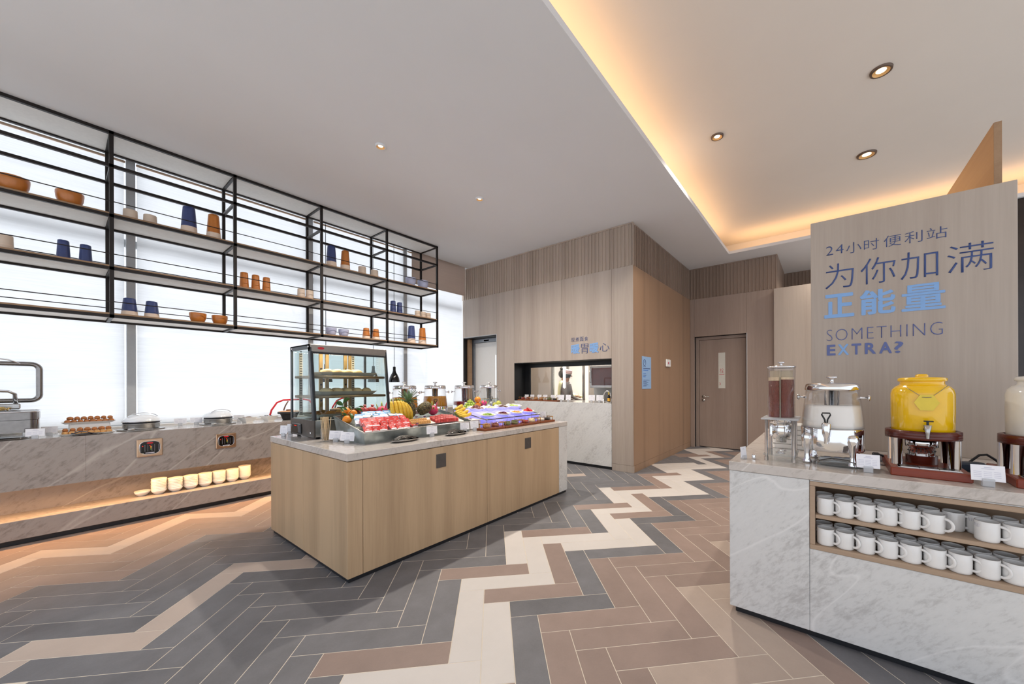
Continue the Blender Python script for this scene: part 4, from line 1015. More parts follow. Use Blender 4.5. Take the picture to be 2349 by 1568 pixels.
        h = thing('arch_stand', 'red tubular arch stand ' + ('over the pot nearer the white bowls', 'behind the display case')[i], 'stand', (x + 0.10, y + 0.18, ZW), 0, 'red arch stands')
        W = 0.27 if i == 0 else 0.15
        G().tube([(-W, 0, 0), (-W + 0.03, 0, 0.12), (-W + 0.09, 0, 0.215), (-W + 0.16, 0, 0.245), (W - 0.14, 0, 0.25), (W - 0.07, 0, 0.23), (W - 0.02, 0, 0.16), (W, 0, 0)], 0.011, 8).build('tube', 'red_gloss', h)
        for s in (-1, 1): G().lathe([(0, 0), (0.018, 0), (0.018, 0.006), (0, 0.008)], 12, TR(s * W, 0, 0)).build('foot', 'red_gloss', h)
    t = thing('spoon_rest', 'pale ceramic spoon rest before the black pot', 'dish', (1.80, 5.265, ZW))
    G().lathe([(0, 0), (0.7, 0), (1, 0.02), (0.95, 0.022), (0, 0.006)], 20, Matrix.Diagonal((0.05, 0.035, 1, 1))).build('dish', 'porcelain', t)
    G().tube([(-0.03, 0, 0.02), (0.02, 0.005, 0.028), (0.07, 0.01, 0.035)], 0.005, 6).build('spoon', 'steel', t)
    # stacked bowls in the lit niche
    b = thing('bowl', 'x', 'bowl', (0, 0, 0), 0, 'white bowls stacked in the niche')
    r = 0.058
    G().lathe([(0, 0.0), (0.030, 0.0), (0.030, 0.005), (0.040, 0.010), (0.053, 0.028), (r, 0.046), (r - 0.002, 0.047), (0.050, 0.028), (0.036, 0.012), (0, 0.010)], 24).build('body', 'porcelain', b)
    G().tube([((r - 0.001) * math.cos(a * PI / 14), (r - 0.001) * math.sin(a * PI / 14), 0.0465) for a in range(28)], 0.0015, 5, True).build('rim', 'porcelain', b)
    first = True
    st = [(0.508, 5.385, 1)] + [(0.618, 5.345, 8), (0.735, 5.34, 7), (0.853, 5.345, 7), (0.970, 5.355, 7), (1.086, 5.36, 7), (1.203, 5.365, 7), (1.320, 5.385, 8)]
    for s, (x, y, n) in enumerate(st):
        for k in range(n):
            lab = 'single white bowl standing alone left of the bowl stacks' if s == 0 else 'white bowl, %s from the bottom in the %s niche stack from the left' % (ORD[k], ORD[s - 1])
            p = (x + random.uniform(-0.001, 0.001), y, 0.202 + k * 0.0155)
            if first: b.location = p; b['label'] = lab; first = False
            else: dup(b, p, 0, lab)
build_window_items()

# ------------------------------------------------------------------ heat lamps on cords behind the rack
for i, (x, w) in enumerate(((3.438, 'rightmost of three, beside the display case'), (3.075, 'middle of three, seen through the display case'), (2.364, 'leftmost of three, seen through the display case'))):
    t = thing('heat_lamp', 'black bell heat lamp on a thin cord, ' + w, 'lamp', (x, 5.765, 1.335), 0, 'black heat lamps')
    r = 0.085
    G().lathe([(r, 0), (r * 1.0, 0.02), (r * 0.88, 0.075), (r * 0.6, 0.13), (r * 0.36, 0.165), (r * 0.27, 0.20), (r * 0.27, 0.255), (r * 0.2, 0.262), (0, 0.264)], 28).lathe([(r, 0), (r * 0.96, 0.003), (r * 0.85, 0.073), (r * 0.5, 0.14), (0, 0.16)], 28).build('shade', 'black_gloss', t)
    G().ball((0, 0, 0.05), 0.032).build('bulb', 'lamp_warm', t)
    G().tube([(0, 0, 0.262), (0, 0, ZC - 1.335)], 0.004, 6).build('cord', 'black_matte', t)

# ------------------------------------------------------------------ things on the island
ZI = 0.845
for nm, c, rr in (('orange_peel', '#e88a1e', 0.45), ('pom_red', '#a83b3e', 0.35), ('dragon_pink', '#d23f66', 0.45), ('dragon_green', '#9aa845', 0.5), ('banana', '#dfb838', 0.45), ('banana_tip', '#6d7a2c', 0.5),
                  ('leaf_green', '#2f5a24', 0.4), ('pine_leaf', '#6c8a62', 0.5), ('melon', '#f7bd70', 0.35), ('watermelon', '#e0524b', 0.35), ('grape_green', '#a9c044', 0.25), ('grape_red', '#7d4548', 0.35),
                  ('tomato', '#c8241f', 0.2), ('corn', '#f0c070', 0.4), ('bean_red', '#6d2630', 0.3), ('cuke', '#9fb85a', 0.4), ('lettuce', '#b7cf6a', 0.5), ('snakefruit', '#5d3a38', 0.5), ('pale_fruit', '#efdcae', 0.4),
                  ('orchid', '#7a2a72', 0.5), ('sauce_red', '#9d2f22', 0.25), ('sauce_dark', '#161512', 0.2), ('nut', '#b98550', 0.5), ('herb', '#6a6a35', 0.5), ('meat', '#8c4a36', 0.5), ('cream_food', '#efe6d6', 0.5), ('pear', '#b3b64a', 0.4),
                  ('toast', '#a8743f', 0.6), ('omelette', '#f5b63c', 0.5), ('stick_wood', '#d8bd94', 0.6), ('cup_red', '#d3342f', 0.35), ('cup_pink', '#e79a9a', 0.4), ('cup_blue', '#5ba4d8', 0.35), ('cup_white', '#eff1f5', 0.4)):
    plain(nm, c, rr, var=0.14 if nm not in ('cup_white', 'cup_red', 'cup_blue') else 0.03, scale=60, coat=0.2 if rr < 0.4 else 0.0)
wood('tray_wood', '#6f3a1e', '#8a4b28', axis='X', streak=0.3, scale=2)
wood('case_gold', '#a98a62', '#b99a72', streak=0.1); plain('case_inner', '#b89868', 0.35, metal=0.7, var=0.05)
plain('marble_black', '#4b4540', 0.35, var=0.35, scale=14)
def pine_mat():
    m, ns, ls = new_mat('pine_skin'); t = nd(ns, 'ShaderNodeTexCoord'); v = nd(ns, 'ShaderNodeTexVoronoi'); v.inputs['Scale'].default_value = 85
    ls.new(t.outputs['Object'], v.inputs['Vector'])
    r = ramp(ns, [(0.0, lin('#a58a52')), (0.35, lin('#6f6440')), (0.75, lin('#33311f'))]); ls.new(v.outputs['Distance'], r.inputs[0])
    p = nd(ns, 'ShaderNodeBsdfPrincipled'); p.inputs['Roughness'].default_value = 0.55; ls.new(r.outputs[0], p.inputs['Base Color'])
    bp = nd(ns, 'ShaderNodeBump'); bp.inputs['Strength'].default_value = 0.8; bp.inputs['Distance'].default_value = 0.006; bp.invert = True
    ls.new(v.outputs['Distance'], bp.inputs['Height']); ls.new(bp.outputs[0], p.inputs['Normal']); out(ns, ls, p.outputs[0])
pine_mat()

def build_display_case():
    x0, x1, y0, y1, z0, z1 = 1.262, 1.935, 3.308, 3.80, ZI + 0.016, 1.632
    yt = 3.383                                    # the glass front leans back
    t = thing('display_case', 'heated glass display case of buns and pastries on the island', 'display case', (x0, y0, ZI))
    w, d, h = x1 - x0, y1 - y0, z1 - ZI
    bh = 0.155                                    # height of the dark base box
    yf = lambda z: (yt - y0) * max(0, (z - bh)) / (h - bh)
    for sx in (0.05, w - 0.05):
        for sy in (0.05, d - 0.05): G().cyl(sx, sy, 0, 0.02, 0.015, 12).build('foot', 'black_matte', t)
    b = G().rbox(0.012, w - 0.012, 0.004, d, 0.016, bh, 0.003).build('base', 'steel', t)
    # side frames: solid dark lower part, post strips and glass
    for s, xx in ((0, 0.0), (1, w - 0.012)):
        f = G()
        def quad(y_a0, y_a1, y_b0, y_b1, za, zb):
            f.add([(x, y, z) for z, a, c in ((za, y_a0, y_a1), (zb, y_b0, y_b1)) for x, y in ((xx, a), (xx + 0.012, a), (xx + 0.012, c), (xx, c))],
                  [(3, 2, 1, 0), (4, 5, 6, 7), (0, 1, 5, 4), (1, 2, 6, 5), (2, 3, 7, 6), (3, 0, 4, 7)])
        quad(yf(bh), yf(bh) + 0.035, yf(h), yf(h) + 0.035, bh, h); quad(d - 0.03, d, d - 0.03, d, bh, h); quad(yf(h - 0.04), d, yf(h), d, h - 0.04, h)
        fo = f.build('side_frame', 'case_frame', t)
        G().rbox(xx, xx + 0.012, 0.0, d, 0.016, bh, 0.002).build('side_panel', 'marble_black', t)
        g = G(); g.add([(xx + 0.006, yf(bh) + 0.03, bh), (xx + 0.006, d - 0.028, bh), (xx + 0.006, d - 0.028, h - 0.038), (xx + 0.006, yf(h) + 0.03, h - 0.038)], [(0, 1, 2, 3)]).build('side_glass', 'glass_case', t)
        if s == 0:
            for yy, zz in ((0.10, h - 0.02), (d - 0.04, h - 0.02), (0.06, 0.05), (d - 0.04, 0.09)):
                G().lathe([(0, 0), (0.010, 0), (0.010, 0.004), (0, 0.006)], 12, TR(0.0, yy, zz, 0, 0, -PI / 2)).build('screw_cap', 'chrome', fo)
            c = G().rbox(-0.010, 0.0, 0.24, 0.44, 0.03, 0.115, 0.004).build('control_box', 'black_gloss', t)
            G().box(-0.0108, -0.010, 0.33, 0.38, 0.095, 0.099).build('display', 'led_red', c)
    G().rbox(0.0, w, yf(h) - 0.003, yf(h) + 0.03, h - 0.062, h, 0.003).build('top_fascia', 'case_fascia', t)
    G().rbox(0.012, w - 0.012, yf(h - 0.062) - 0.002, yf(h) + 0.012, h - 0.078, h - 0.062, 0.001).build('fascia_seal', 'black_matte', t)
    G().rbox(0.0, w, yf(h), d, h - 0.012, h, 0.002).build('roof', 'case_fascia', t)
    G().prism([(0.026 * math.cos(a * PI / 10) + 0.085, 0.011 * math.sin(a * PI / 10) + h - 0.03) for a in range(20)], 0.0, 0.0015, TR(0, yf(h) - 0.003, 0, 0, PI / 2)).build('badge', 'badge_red', t, label='red oval badge')
    G().add([(0.012, yf(bh), bh), (w - 0.012, yf(bh), bh), (w - 0.012, yf(h - 0.07), h - 0.07), (0.012, yf(h - 0.07), h - 0.07)], [(0, 1, 2, 3)]).build('front_glass', 'glass_case', t)
    for x in (0.012, w - 0.020):
        G().bar((x + 0.004, yf(bh) - 0.002, bh), (x + 0.004, yf(h - 0.06) - 0.002, h - 0.06), 0.010, 0.006).build('front_edge', 'black_matte', t)
    # back: steel stanchions and the middle sliding pane
    for x in (0.245, 0.30, 0.47, 0.515):
        G().rbox(x - 0.016, x + 0.016, d - 0.022, d - 0.004, bh, h - 0.015, 0.002).build('stanchion', 'case_inner', t)
    for x in (0.245, 0.47):
        for z in (0.30, 0.45, 0.60): G().lathe([(0, 0), (0.009, 0), (0, 0.003)], 12, TR(x, d - 0.023, z, 0, PI / 2)).build('bolt', 'black_matte', t)
    for x in (0.54, 0.075):
        s = G().rbox(x - 0.014, x + 0.014, d - 0.026, d - 0.020, bh + 0.02, h - 0.05, 0.001).build('slotted_rail', 'case_pale', t)
        g = G()
        for k in range(26): g.box(x - 0.009, x + 0.009, d - 0.0275, d - 0.026, bh + 0.04 + k * 0.022, bh + 0.048 + k * 0.022)
        g.build('slots', 'black_matte', s)
    for a, c in ((0.32, 0.455), (0.56, w - 0.02), (0.03, 0.225)):
        G().add([(a, d - 0.012, bh), (c, d - 0.012, bh), (c, d - 0.012, h - 0.03), (a, d - 0.012, h - 0.03)], [(0, 1, 2, 3)]).build('rear_glass', 'glass_case', t)
    for z, dd in ((0.505, 0.06), (0.335, 0.045)):
        s = G().rbox(0.02, w - 0.02, dd + 0.02, d - 0.04, z, z + 0.022, 0.003).build('shelf', 'shelf_bronze', t)
        G().tube([(0.02, dd + 0.02, z + 0.011), (w - 0.02, dd + 0.02, z + 0.011)], 0.011, 8).build('shelf_nose', 'shelf_bronze', s)
    area('case_warmer', (x0 + w / 2, y0 + d / 2, z1 - 0.03), (0, 0, 0), w - 0.1, 0.03, 5.0, (1.0, 0.82, 0.58))  # warm light added inside the case to brighten its shelves
    # trays with what lies on them
    rnd = random.Random(5)
    for lv, (z, n) in enumerate(((0.528, 8), (0.358, 9))):
        nm = ('upper', 'lower')[lv]
        tray_dish('bun_tray', 'slanted pale tray of buns on the %s shelf of the display case' % nm, x0 + 0.36, y0 + 0.255, ZI + z, 0.50, 0.28, 0.03, 'case_pale', R(-4), flare=0.03)
        for i in range(n):
            r_, c_ = divmod(i, (n + 1) // 2)
            s = thing('bun', 'cream steamed bun, %s from the left in the %s row of the %s shelf' % (ORD[c_], ('front', 'back')[r_], nm), 'bun', (x0 + 0.19 + c_ * 0.087 + 0.02 * r_, y0 + 0.20 + 0.10 * r_, ZI + z + 0.007), rnd.uniform(0, 3), 'buns in the display case')
            G().lathe([(0, 0), (0.034, 0.002), (0.046, 0.016), (0.042, 0.036), (0.024, 0.052), (0, 0.056)], 16, lobes=8, amp=0.03).build('dough', 'bun_cream', s)
            G().tube([(0.03 * math.cos(a), 0.012 * math.sin(2 * a), 0.05 - 0.012 * math.cos(a) ** 2) for a in [k * 0.5 for k in range(13)]], 0.0025, 4).build('pleat', 'bun_cream', s)
    tray_dish('pastry_tray', 'pale tray of toast and omelette slices in the bottom of the display case', x0 + 0.345, y0 + 0.25, ZI + bh + 0.012, 0.58, 0.38, 0.03, 'case_pale', flare=0.03)
    k = 0
    for j, (mat, nm, xs, ys) in enumerate((('toast', 'toast slice', (0.12, 0.19, 0.26), (0.14, 0.22, 0.30)), ('omelette', 'omelette slice', (0.29, 0.355), (0.14, 0.21, 0.28)), ('wood_brown', 'grilled brown sausage strip', (0.40, 0.46), (0.15, 0.21, 0.27)), ('omelette', 'yellow corn slice', (0.52, 0.575), (0.14, 0.22, 0.30)))):
        cnt = 0
        for x in xs:
            for y in ys:
                o = thing(nm.replace(' ', '_'), '%s, %s counted from the left in the bottom of the display case' % (nm, ORD[cnt]), 'food', (x0 + x, y0 + y, ZI + bh + 0.022 + 0.012 * (cnt % 2)), rnd.uniform(-0.3, 0.3), 'food in the bottom tray')
                G().grid(lambda u, v: ((u - 0.5) * 0.075, (v - 0.5) * 0.06, 0.022 + 0.012 * math.sin(PI * u) * math.sin(PI * v)), 6, 5).rbox(-0.037, 0.037, -0.03, 0.03, 0, 0.022, 0.005).build('slice', mat, o, rot=(rnd.uniform(-0.15, 0.15), rnd.uniform(-0.25, 0.1), 0))
                G().rbox(-0.038, 0.038, -0.031, 0.031, 0.006, 0.011, 0.002).build('crust', 'bread_brown' if mat != 'omelette' else 'corn', o)
                cnt += 1
plain('case_frame', '#3d4348', 0.35, metal=0.4); plain('case_fascia', '#9a938b', 0.35, metal=0.5, var=0.03); plain('case_pale', '#cfc8ba', 0.45, var=0.03); plain('shelf_bronze', '#a08664', 0.35, metal=0.5, var=0.04); plain('wood_brown', '#7a4a2a', 0.5, var=0.25, scale=40)
build_display_case()

def build_trough():
    # open galvanised trough, front rim low and back rim high
    x0, x1, y0, y1 = 1.372, 2.43, 2.712, 3.20
    zf, zb = 0.090, 0.188
    t = thing('fruit_trough', 'sloping galvanised trough full of fruit and yogurt cups on the island', 'trough', (x0, y0, ZI))
    w, d = x1 - x0, y1 - y0; s = 0.004; k = 0.020
    g = G()
    v = [(k, k, 0), (w - k, k, 0), (w - k, d - k, 0), (k, d - k, 0), (0, 0, zf), (w, 0, zf), (w, d, zb), (0, d, zb)]
    vi = [(k + s, k + s, s), (w - k - s, k + s, s), (w - k - s, d - k - s, s), (k + s, d - k - s, s), (s, s, zf), (w - s, s, zf), (w - s, d - s, zb), (s, d - s, zb)]
    g.add(v, [(3, 2, 1, 0), (0, 1, 5, 4), (1, 2, 6, 5), (2, 3, 7, 6), (3, 0, 4, 7)]); g.add(vi, [(0, 1, 2, 3), (4, 5, 1, 0), (5, 6, 2, 1), (6, 7, 3, 2), (7, 4, 0, 3)])
    g.build('pan', 'galvanised', t)
    G().tube([(0, 0, zf), (w, 0, zf), (w, d, zb), (0, d, zb)], 0.006, 6, True).build('rim', 'steel', t)
    G().grid(lambda u, v_: (0.006 + u * (w - 0.012), 0.006 + v_ * (d - 0.012), zf - 0.03 + v_ * (zb - zf)), 6, 4, False).build('insert_plate', 'galvanised', t)
    # yellow strips of ice lining keep the rows apart
    return x0, y0, zf, zb, d
build_trough()
def zt(y): return 0.906 + (y - 2.712) * 0.2            # level of the insert plate inside the trough

def build_fruit():
    rnd = random.Random(9)
    def fruit(name, lab, cat, x, y, z, grp=None, rz=0.0): return thing(name, lab, cat, (x, y, z), rz, grp)
    # oranges
    for i, (x, y, lab) in enumerate(((1.470, 3.09, 'orange with leaves, right of three in the trough corner'), (1.452, 3.172, 'orange behind two others in the trough corner'), (1.405, 3.04, 'orange against the end wall of the trough'))):
        t = fruit('orange', lab, 'orange', x, y, zt(y) + 0.062 + (0.012 if i < 2 else -0.02), 'oranges in the trough')
        G().ball((0, 0, 0), 0.036, 0.036, 0.033, 20, 14).build('peel', 'orange_peel', t)
        G().lathe([(0, 0), (0.004, 0), (0.003, 0.004), (0, 0.004)], 8, TR(0, 0, 0.032)).build('stalk', 'leaf_green', t)
    # leafy twig
    t = fruit('leafy_twig', 'dark green leafy twig lying over the oranges', 'leaves', 1.44, 3.05, zt(3.05) + 0.09)
    G().tube([(-0.03, 0.02, -0.03), (0.0, 0.0, 0.02), (0.05, 0.0, 0.045), (0.12, 0.01, 0.055)], 0.0025, 6).build('stem', 'wood_dark', t)
    def leaf(a, L, W, M, par):
        G().grid(lambda u, v: (u * L, (v - 0.5) * W * math.sin(PI * min(1, u * 1.02)) ** 0.8, 0.012 * math.sin(PI * u) + 0.25 * W * abs(v - 0.5)), 8, 4, M=M).build('leaf', 'leaf_green', par)
    for M in (TR(0.03, 0, 0.03, R(-40), R(-50), 0.4), TR(0.06, 0, 0.045, R(-70), R(-40), 0.3), TR(-0.01, 0, 0.0, R(-100), R(-20), 0.9), TR(-0.02, 0.02, 0.02, R(140), R(-40), -0.3), TR(0.0, 0.0, 0.03, R(110), R(20), -0.5)):
        leaf(0, 0.065, 0.032, M, t)
    t = fruit('leafy_twig', 'green sprig standing up before the display case', 'leaves', 1.388, 3.10, zt(3.1) + 0.08)
    G().tube([(0, 0, -0.06), (0, 0, 0.0), (0.006, 0.0, 0.06), (0.02, 0, 0.11)], 0.0025, 6).build('stem', 'leaf_green', t)
    for M in (TR(0.0, 0, 0.03, R(-120), R(-60), 0.2), TR(0.01, 0, 0.06, R(170), R(60), -0.5), TR(0.015, 0, 0.085, R(-20), R(-60), -0.6), TR(0.0, 0, 0.0, R(-60), R(-60), 0.8)): leaf(0, 0.06, 0.038, M, t)
    # pomegranates
    for i, (x, y) in enumerate(((1.600, 3.16), (1.665, 3.155))):
        t = fruit('pomegranate', 'red pomegranate, %s of two behind the yogurt cups' % ('left', 'right')[i], 'pomegranate', x, y, zt(y) + 0.07, 'pomegranates')
        G().ball((0, 0, 0), 0.039, 0.039, 0.037, 20, 14).build('skin', 'pom_red', t)
        G().lathe([(0.008, 0), (0.010, 0.01), (0.014, 0.018), (0.009, 0.010)], 12, TR(0.012, 0.01, 0.034, 0, 0.3), lobes=5, amp=0.2).build('crown', 'pom_red', t)
    # dragon fruit
    for i, (x, y, dz, lab, grp) in enumerate(((1.762, 3.15, 0.06, 'pink dragon fruit left of the upright banana bunch', 0), (2.235, 3.06, 0.064, 'pink dragon fruit between the pineapples and the watermelon', 0))):
        t = fruit('dragon_fruit', lab, 'dragon fruit', x, y, zt(y) + dz, 'dragon fruit')
        G().ball((0, 0, 0), 0.050, 0.046, 0.048, 18, 12).build('skin', 'dragon_pink', t)
        for k in range(12):
            a = k * 2.4; el = -0.5 + 1.5 * (k / 12); L = 0.032 if k < 9 else 0.06
            Mx = TR(0.045 * math.cos(a) * math.cos(el), 0.042 * math.sin(a) * math.cos(el), 0.045 * math.sin(el), a) @ Matrix.Rotation(-el - 0.6, 4, 'Y')
            G().lathe([(0.010, 0), (0.008, L * 0.5), (0, L)], 6, Mx @ Matrix.Rotation(PI / 2, 4, 'Y') @ Matrix.Diagonal((0.5, 1, 1, 1))).build('scale', 'dragon_green' if k % 2 else 'dragon_pink', t)
    # bananas: one upright hand, one lying
    def banana_mesh(L=0.19, r=0.0185):
        g = G(); n = 12; pts = []; rs = []
        for k in range(n + 1):
            a = (k / n - 0.5) * 1.5; pts.append((0.13 * math.cos(a) - 0.13, 0, 0.13 * math.sin(a)))
            rs.append(r * (0.35 + 0.65 * math.sin(PI * min(0.96, max(0.05, k / n))) ** 0.35))
        return g.tube(pts, rs, 7, smooth=True)
    bm_ = banana_mesh().mesh('banana', 'banana')
    tip = G().tube([(-0.035, 0, -0.093), (-0.045, 0, -0.104)], [0.009, 0.006], 6).tube([(-0.033, 0, 0.090), (-0.05, 0, 0.112)], [0.008, 0.006], 6).mesh('tips', 'banana_tip')
    t = fruit('banana_bunch', 'upright bunch of plump bananas left of the pineapples', 'bananas', 1.815, 2.985, zt(2.985) + 0.10, 'banana bunches')
    for k in range(6):
        a = R(-62 + k * 25)
        b = inst('banana', bm_, t, (0.025 + 0.036 * (k - 2.5) * 0.95, -0.015 - 0.014 * math.cos((k - 2.5) * 0.5), -0.004 * abs(k - 2.5)), rot=(R(10), R(8) * (k - 2.5) * -0.6, R(-100) + (k - 2.5) * 0.22))
        inst('tip', tip, b, (0, 0, 0))
    t = fruit('banana_bunch', 'bunch of bananas lying right of the watermelon', 'bananas', 2.455, 2.93, 0.965, 'banana bunches')
    q = 0
    for lv in range(4):
        for k in range(2):
            b = inst('banana', bm_, t, (0.05 - 0.012 * lv + 0.05 * k, -0.01 + 0.02 * lv - 0.03 * (k == 0) * 1.0, 0.012 + 0.030 * lv * (1 if k else 0.55)), rot=(R(-90 + 8 * k), R(-8 * lv), R(-64 - 18 * k + 7 * lv)))
            inst('tip', tip, b, (0, 0, 0))
    # pineapples
    for i, (x, y, z, rx, ry, lab) in enumerate(((1.975, 3.04, zt(3.04) + 0.02, 0.0, -0.12, 'pineapple standing upright with a grey green crown'), (2.065, 3.06, zt(3.06) + 0.055, 0.0, 1.0, 'pineapple leaning to the right of the upright one'))):
        t = fruit('pineapple', lab, 'pineapple', x, y, z, 'pineapples'); t.rotation_euler = (rx, ry, R(-40 if i else 0))
        G().lathe([(0, 0), (0.035, 0.004), (0.050, 0.03), (0.055, 0.07), (0.050, 0.11), (0.034, 0.135), (0, 0.142)], 24).build('skin', 'pine_skin', t)
        if i == 0:
            for k in range(34):
                a = k * 2.399; f = k / 34; L = 0.135 - 0.075 * f if k > 6 else 0.09; el = 1.35 - 1.15 * f if k else 1.5
                Mx = TR(0.012 * math.cos(a), 0.012 * math.sin(a), 0.135 + 0.035 * (1 - f), a) @ Matrix.Rotation(-el, 4, 'Y')
                G().grid(lambda u, v: (u * L, (v - 0.5) * 0.017 * (1 - u) ** 0.7, -0.05 * u * u * f + 0.006 * abs(v - 0.5) * 2), 5, 2, M=Mx).build('leaf', 'pine_leaf', t)
    # melon and watermelon slices on white platters
    tray_dish('fruit_platter', 'white platter of melon slices at the trough front', 1.905, 2.80, zt(2.80) + 0.028, 0.24, 0.15, 0.014, 'porcelain', R(-3), flare=0.02).rotation_euler[0] = 0.2
    tray_dish('fruit_platter', 'white platter of watermelon slices at the trough front', 2.185, 2.825, zt(2.825) + 0.022, 0.32, 0.20, 0.014, 'porcelain', R(-3), flare=0.02).rotation_euler[0] = 0.2
    def wedge(name, lab, x, y, z, mat, rad, th, rz, grp):
        t = thing(name, lab, 'fruit slice', (x, y, z), rz, grp)
        pl = [(rad * math.cos(a), rad * math.sin(a)) for a in [PI * i / 10 for i in range(11)]]
        G().prism(pl, -th / 2, th / 2, TR(0, 0, 0, 0, PI / 2)).build('flesh', mat, t)
        G().prism([(rad * math.cos(a), rad * math.sin(a)) for a in [PI * i / 10 for i in range(11)]] + [(rad * 0.93 * math.cos(a), rad * 0.93 * math.sin(a)) for a in [PI * i / 10 for i in range(10, -1, -1)]], -th / 2 - 0.0005, th / 2 + 0.0005, TR(0, 0, 0, 0, PI / 2)).build('rind_edge', mat, t)
    for rw in range(2):
        for k in range(11):
            y = 2.775 + rw * 0.055 - k * 0.0
            wedge('melon_slice', 'orange melon slice, %s from the left in the %s row' % (ORD[k], ('front', 'back')[rw]), 1.812 + k * 0.0185, y + 0.001 * k, zt(y) + 0.036, 'melon', 0.030, 0.012, R(62), 'melon slices')
    for rw in range(3):
        for k in range(9):
            y = 2.778 + rw * 0.046
            wedge('watermelon_slice', 'red watermelon slice, %s from the left in the %s row' % (ORD[k], ('front', 'middle', 'back')[rw]), 2.062 + k * 0.0295 + rw * 0.006, y, zt(y) + 0.032, 'watermelon', 0.044 - 0.003 * abs(k - 4), 0.020, R(58), 'watermelon slices')
    # orchid garnishes
    for i, (x, y, z) in enumerate(((1.845, 2.742, zt(2.742) + 0.045), (1.985, 2.965, zt(2.965) + 0.035), (2.06, 2.95, zt(2.95) + 0.035))):
        t = fruit('orchid_flower', ('purple orchid garnish at the front rim of the trough', 'purple orchid garnish before the upright pineapple', 'purple orchid garnish before the leaning pineapple')[i], 'flower', x, y, z, 'orchid garnishes')
        for k in range(5):
            a = k * 2 * PI / 5
            G().grid(lambda u, v: (u * 0.020, (v - 0.5) * 0.016 * math.sin(PI * (0.15 + 0.85 * u)), 0.006 * u), 4, 3, M=TR(0, 0, 0, a, 0, -0.4)).build('petal', 'orchid', t)
        G().ball((0, 0, 0.004), 0.005).build('heart', 'cup_white', t)
    # yogurt cups: square tubs tipped towards the front
    def tub(lab, x, y, z, kind, rz, rx, grp):
        t = thing('yogurt_cup', lab, 'yogurt cup', (x, y, z), rz, grp); t.rotation_euler = (rx, 0, rz)
        a, b = 0.027, 0.020
        body, foil = ('cup_pink', 'cup_red') if kind == 'red' else ('cup_white', 'cup_blue')
        G().add([(-b, -b, 0), (b, -b, 0), (b, b, 0), (-b, b, 0), (-a, -a, 0.040), (a, -a, 0.040), (a, a, 0.040), (-a, a, 0.040)], [(3, 2, 1, 0), (0, 1, 5, 4), (1, 2, 6, 5), (2, 3, 7, 6), (3, 0, 4, 7)]).build('cup', body, t)
        l = G().rbox(-0.031, 0.031, -0.031, 0.031, 0.0395, 0.0415, 0.001).build('foil_lid', foil if kind == 'red' else 'cup_white', t)
        if kind == 'red':
            G().box(-0.026, 0.026, -0.026, -0.012, 0.0415, 0.0419).build('label_band', 'cup_white', l)
            G().tube([(0.015 * math.cos(q), 0.012 + 0.008 * math.sin(q), 0.0418) for q in [PI * k / 6 for k in range(7)]], 0.0016, 4).build('logo_arc', 'cup_white', l)
            G().prism([(0.011 * math.cos(q * PI / 5), -0.002 + 0.007 * math.sin(q * PI / 5)) for q in range(10)], 0.0415, 0.0419).build('fruit_print', 'cup_pink', l)
        else:
            G().box(-0.030, 0.030, 0.008, 0.030, 0.0415, 0.0419).build('label_band', 'cup_blue', l)
            G().box(-0.018, 0.018, 0.015, 0.022, 0.0419, 0.0422).build('logo_bar', 'cup_white', l)
            G().box(-0.02, 0.02, -0.010, -0.006, 0.0415, 0.0418).box(-0.02, 0.012, -0.018, -0.014, 0.0415, 0.0418).build('print', 'print_grey', l)
    for rw, (y, n, xa, dz, rx) in enumerate(((2.774, 7, 1.42, 0.004, 0.80), (2.816, 6, 1.44, 0.030, 0.85), (2.862, 6, 1.435, 0.044, 0.8))):
        for k in range(n):
            tub('red yogurt cup, %s from the left in the %s row of red cups' % (ORD[k], ('front', 'middle', 'back')[rw]), xa + k * 0.066, y, zt(y) + 0.002 + dz, 'red', rnd.uniform(-0.3, 0.3), rx + rnd.uniform(-0.1, 0.1), 'red yogurt cups')
    for rw, (y, n, xa, dz, rx) in enumerate(((2.905, 6, 1.425, 0.035, 0.7), (2.962, 6, 1.46, 0.050, 0.6), (3.03, 5, 1.53, 0.050, 0.5))):
        for k in range(n):
            tub('blue and white yogurt cup, %s from the left in the %s row of white cups' % (ORD[k], ('front', 'middle', 'back')[rw]), xa + k * 0.066, y, zt(y) + dz, 'blue', rnd.uniform(-0.7, 0.7), rx + rnd.uniform(-0.3, 0.3), 'white yogurt cups')
build_fruit()

